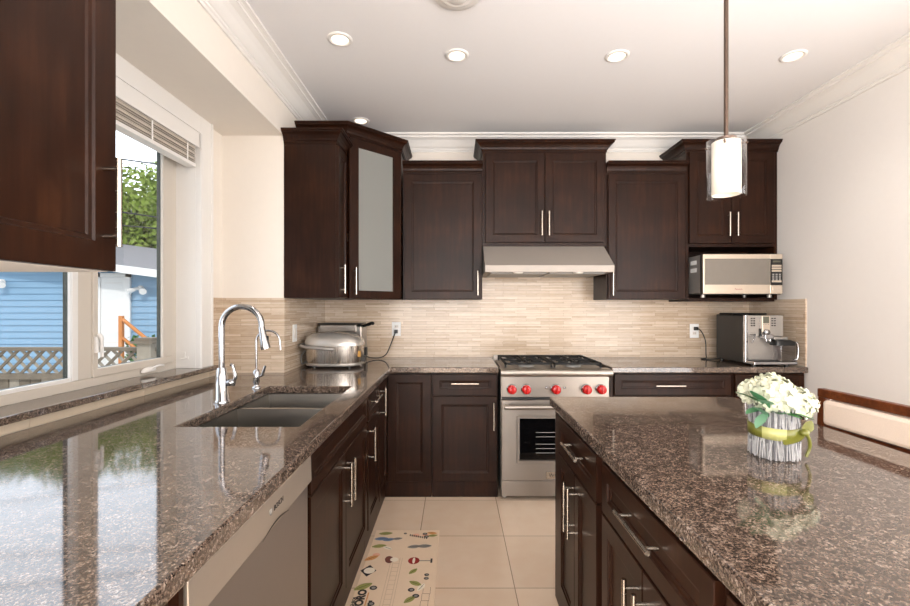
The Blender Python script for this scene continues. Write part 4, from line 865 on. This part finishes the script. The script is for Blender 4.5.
while x < fx1-.1:
    bd.m = rnd.choice((0, 0, 1)); bd.box(x, x+.125, 6.005, 6.025, GZ, .38); x += .14
bd.build('boards', ['fence', 'fencew'], fe)
for x in (-10.0, -8.2, -6.7): MB().box(x-.05, x+.05, 6.045, 6.145, GZ, .86).build('post', 'fence', fe)
pb = MB().box(-4.10, -3.92, 5.86, 6.04, GZ, .86).build('post', 'fencew', fe, label='thick post with a cap')
MB().box(-4.15, -3.87, 5.81, 6.09, .86, .89).box(-4.12, -3.90, 5.84, 6.06, .89, .93).build('post_cap', 'fence', pb)
# trees
def tree(label, x, y, h, sp, seed):
    q = random.Random(seed); t = thing('tree', label, 'tree', (x, y, GZ), 0, 'green trees behind the garage')
    MB().tube([(x, y, GZ), (x+.1, y, GZ+h*.3), (x-.1, y+.1, GZ+h*.62)], [.22, .16, .07], 10).build('trunk', 'bark', t)
    lm = MB(); cl = [(x+q.uniform(-sp, sp)*.8, y+q.uniform(-sp, sp)*.5, GZ+h*q.uniform(.30, .93)) for _ in range(46)]
    for cx, cy, cz in cl:
        R_ = q.uniform(.65, 1.0)*sp*.5*(1.25-.45*(cz-GZ)/h)
        for _ in range(330):
            d = Vector((q.gauss(0, 1), q.gauss(0, 1), q.gauss(0, 1))).normalized(); p = Vector((cx, cy, cz))+d*R_*q.uniform(.65, 1.0)
            n_ = (d+Vector((q.uniform(-.8, .8), q.uniform(-.8, .8), q.uniform(-.3, .8)))).normalized(); u = n_.orthogonal().normalized(); v = n_.cross(u); s_ = q.uniform(.065, .125)
            an = q.uniform(0, 3); u2 = u*math.cos(an)+v*math.sin(an); v2 = n_.cross(u2)
            lm.add([p-u2*s_, p-v2*s_*.55, p+u2*s_, p+v2*s_*.55], [(0, 1, 2, 3)])
    lm.build('foliage', 'foliage', t)
tl = ['leafy tree behind the garage, partly hidden by the wall cabinet edge', 'tallest leafy tree behind the garage roof in the right window pane', 'rounder leafy tree behind the garage beside the window frame', 'leafy tree far left behind the garage, seen reflected in the worktop', 'leafy tree behind the garage left of the door, seen reflected in the worktop', 'farthest leafy tree behind the garage roof']
for i, (x, y, h, sp) in enumerate([(-13.6, 16.0, 6.8, 2.3), (-11.6, 15.6, 6.9, 2.2), (-9.4, 16.4, 6.4, 2.1), (-19.5, 15.5, 6.8, 2.6), (-16.4, 16.4, 6.9, 2.5), (-7.2, 17.5, 5.6, 2.2)]): tree(tl[i], x, y, h, sp, 11+i)
sb = MB(); q = random.Random(3)
for _ in range(420):
    p = (q.uniform(-6.6, -5.9), q.uniform(9.06, 9.26), q.uniform(GZ, .75)); u = Vector((q.uniform(-1, 1), q.uniform(-1, 1), q.uniform(-1, 1))).normalized(); v = u.orthogonal().normalized(); p = Vector(p)
    sb.add([p-u*.06, p-v*.035, p+u*.06, p+v*.035], [(0, 1, 2, 3)])
sbt = thing('shrub', 'small green shrub behind the orange stair railing', 'shrub', (-6.3, 9.16, GZ))
sb.build('foliage', 'leafd', sbt); MB().tube([(-6.3, 9.16, GZ), (-6.32, 9.16, .4)], [.03, .012], 6).build('stem', 'bark', sbt)
for i, (za, zb_, y) in enumerate([(7.6, 4.6, 12), (6.3, 3.2, 12.2), (5.1, 3.15, 12.4), (9.2, 6.9, 11.6), (8.4, 7.2, 13)]):
    P0, P1 = Vector((-24, y, za)), Vector((-4, y, zb_))
    pts = [P0.lerp(P1, k/10)-Vector((0, 0, .5*(k/10)*(1-k/10))) for k in range(11)]
    tag(MB().tube(pts, .02, 6).build('power_line', 'cable'), ['uppermost black overhead cable crossing the visible sky', 'middle black overhead cable crossing in front of the trees', 'lowest black overhead cable crossing in front of the trees', 'highest overhead cable, seen only reflected in the worktop', 'second highest overhead cable, seen only reflected in the worktop'][i], 'cable', 'overhead cables')
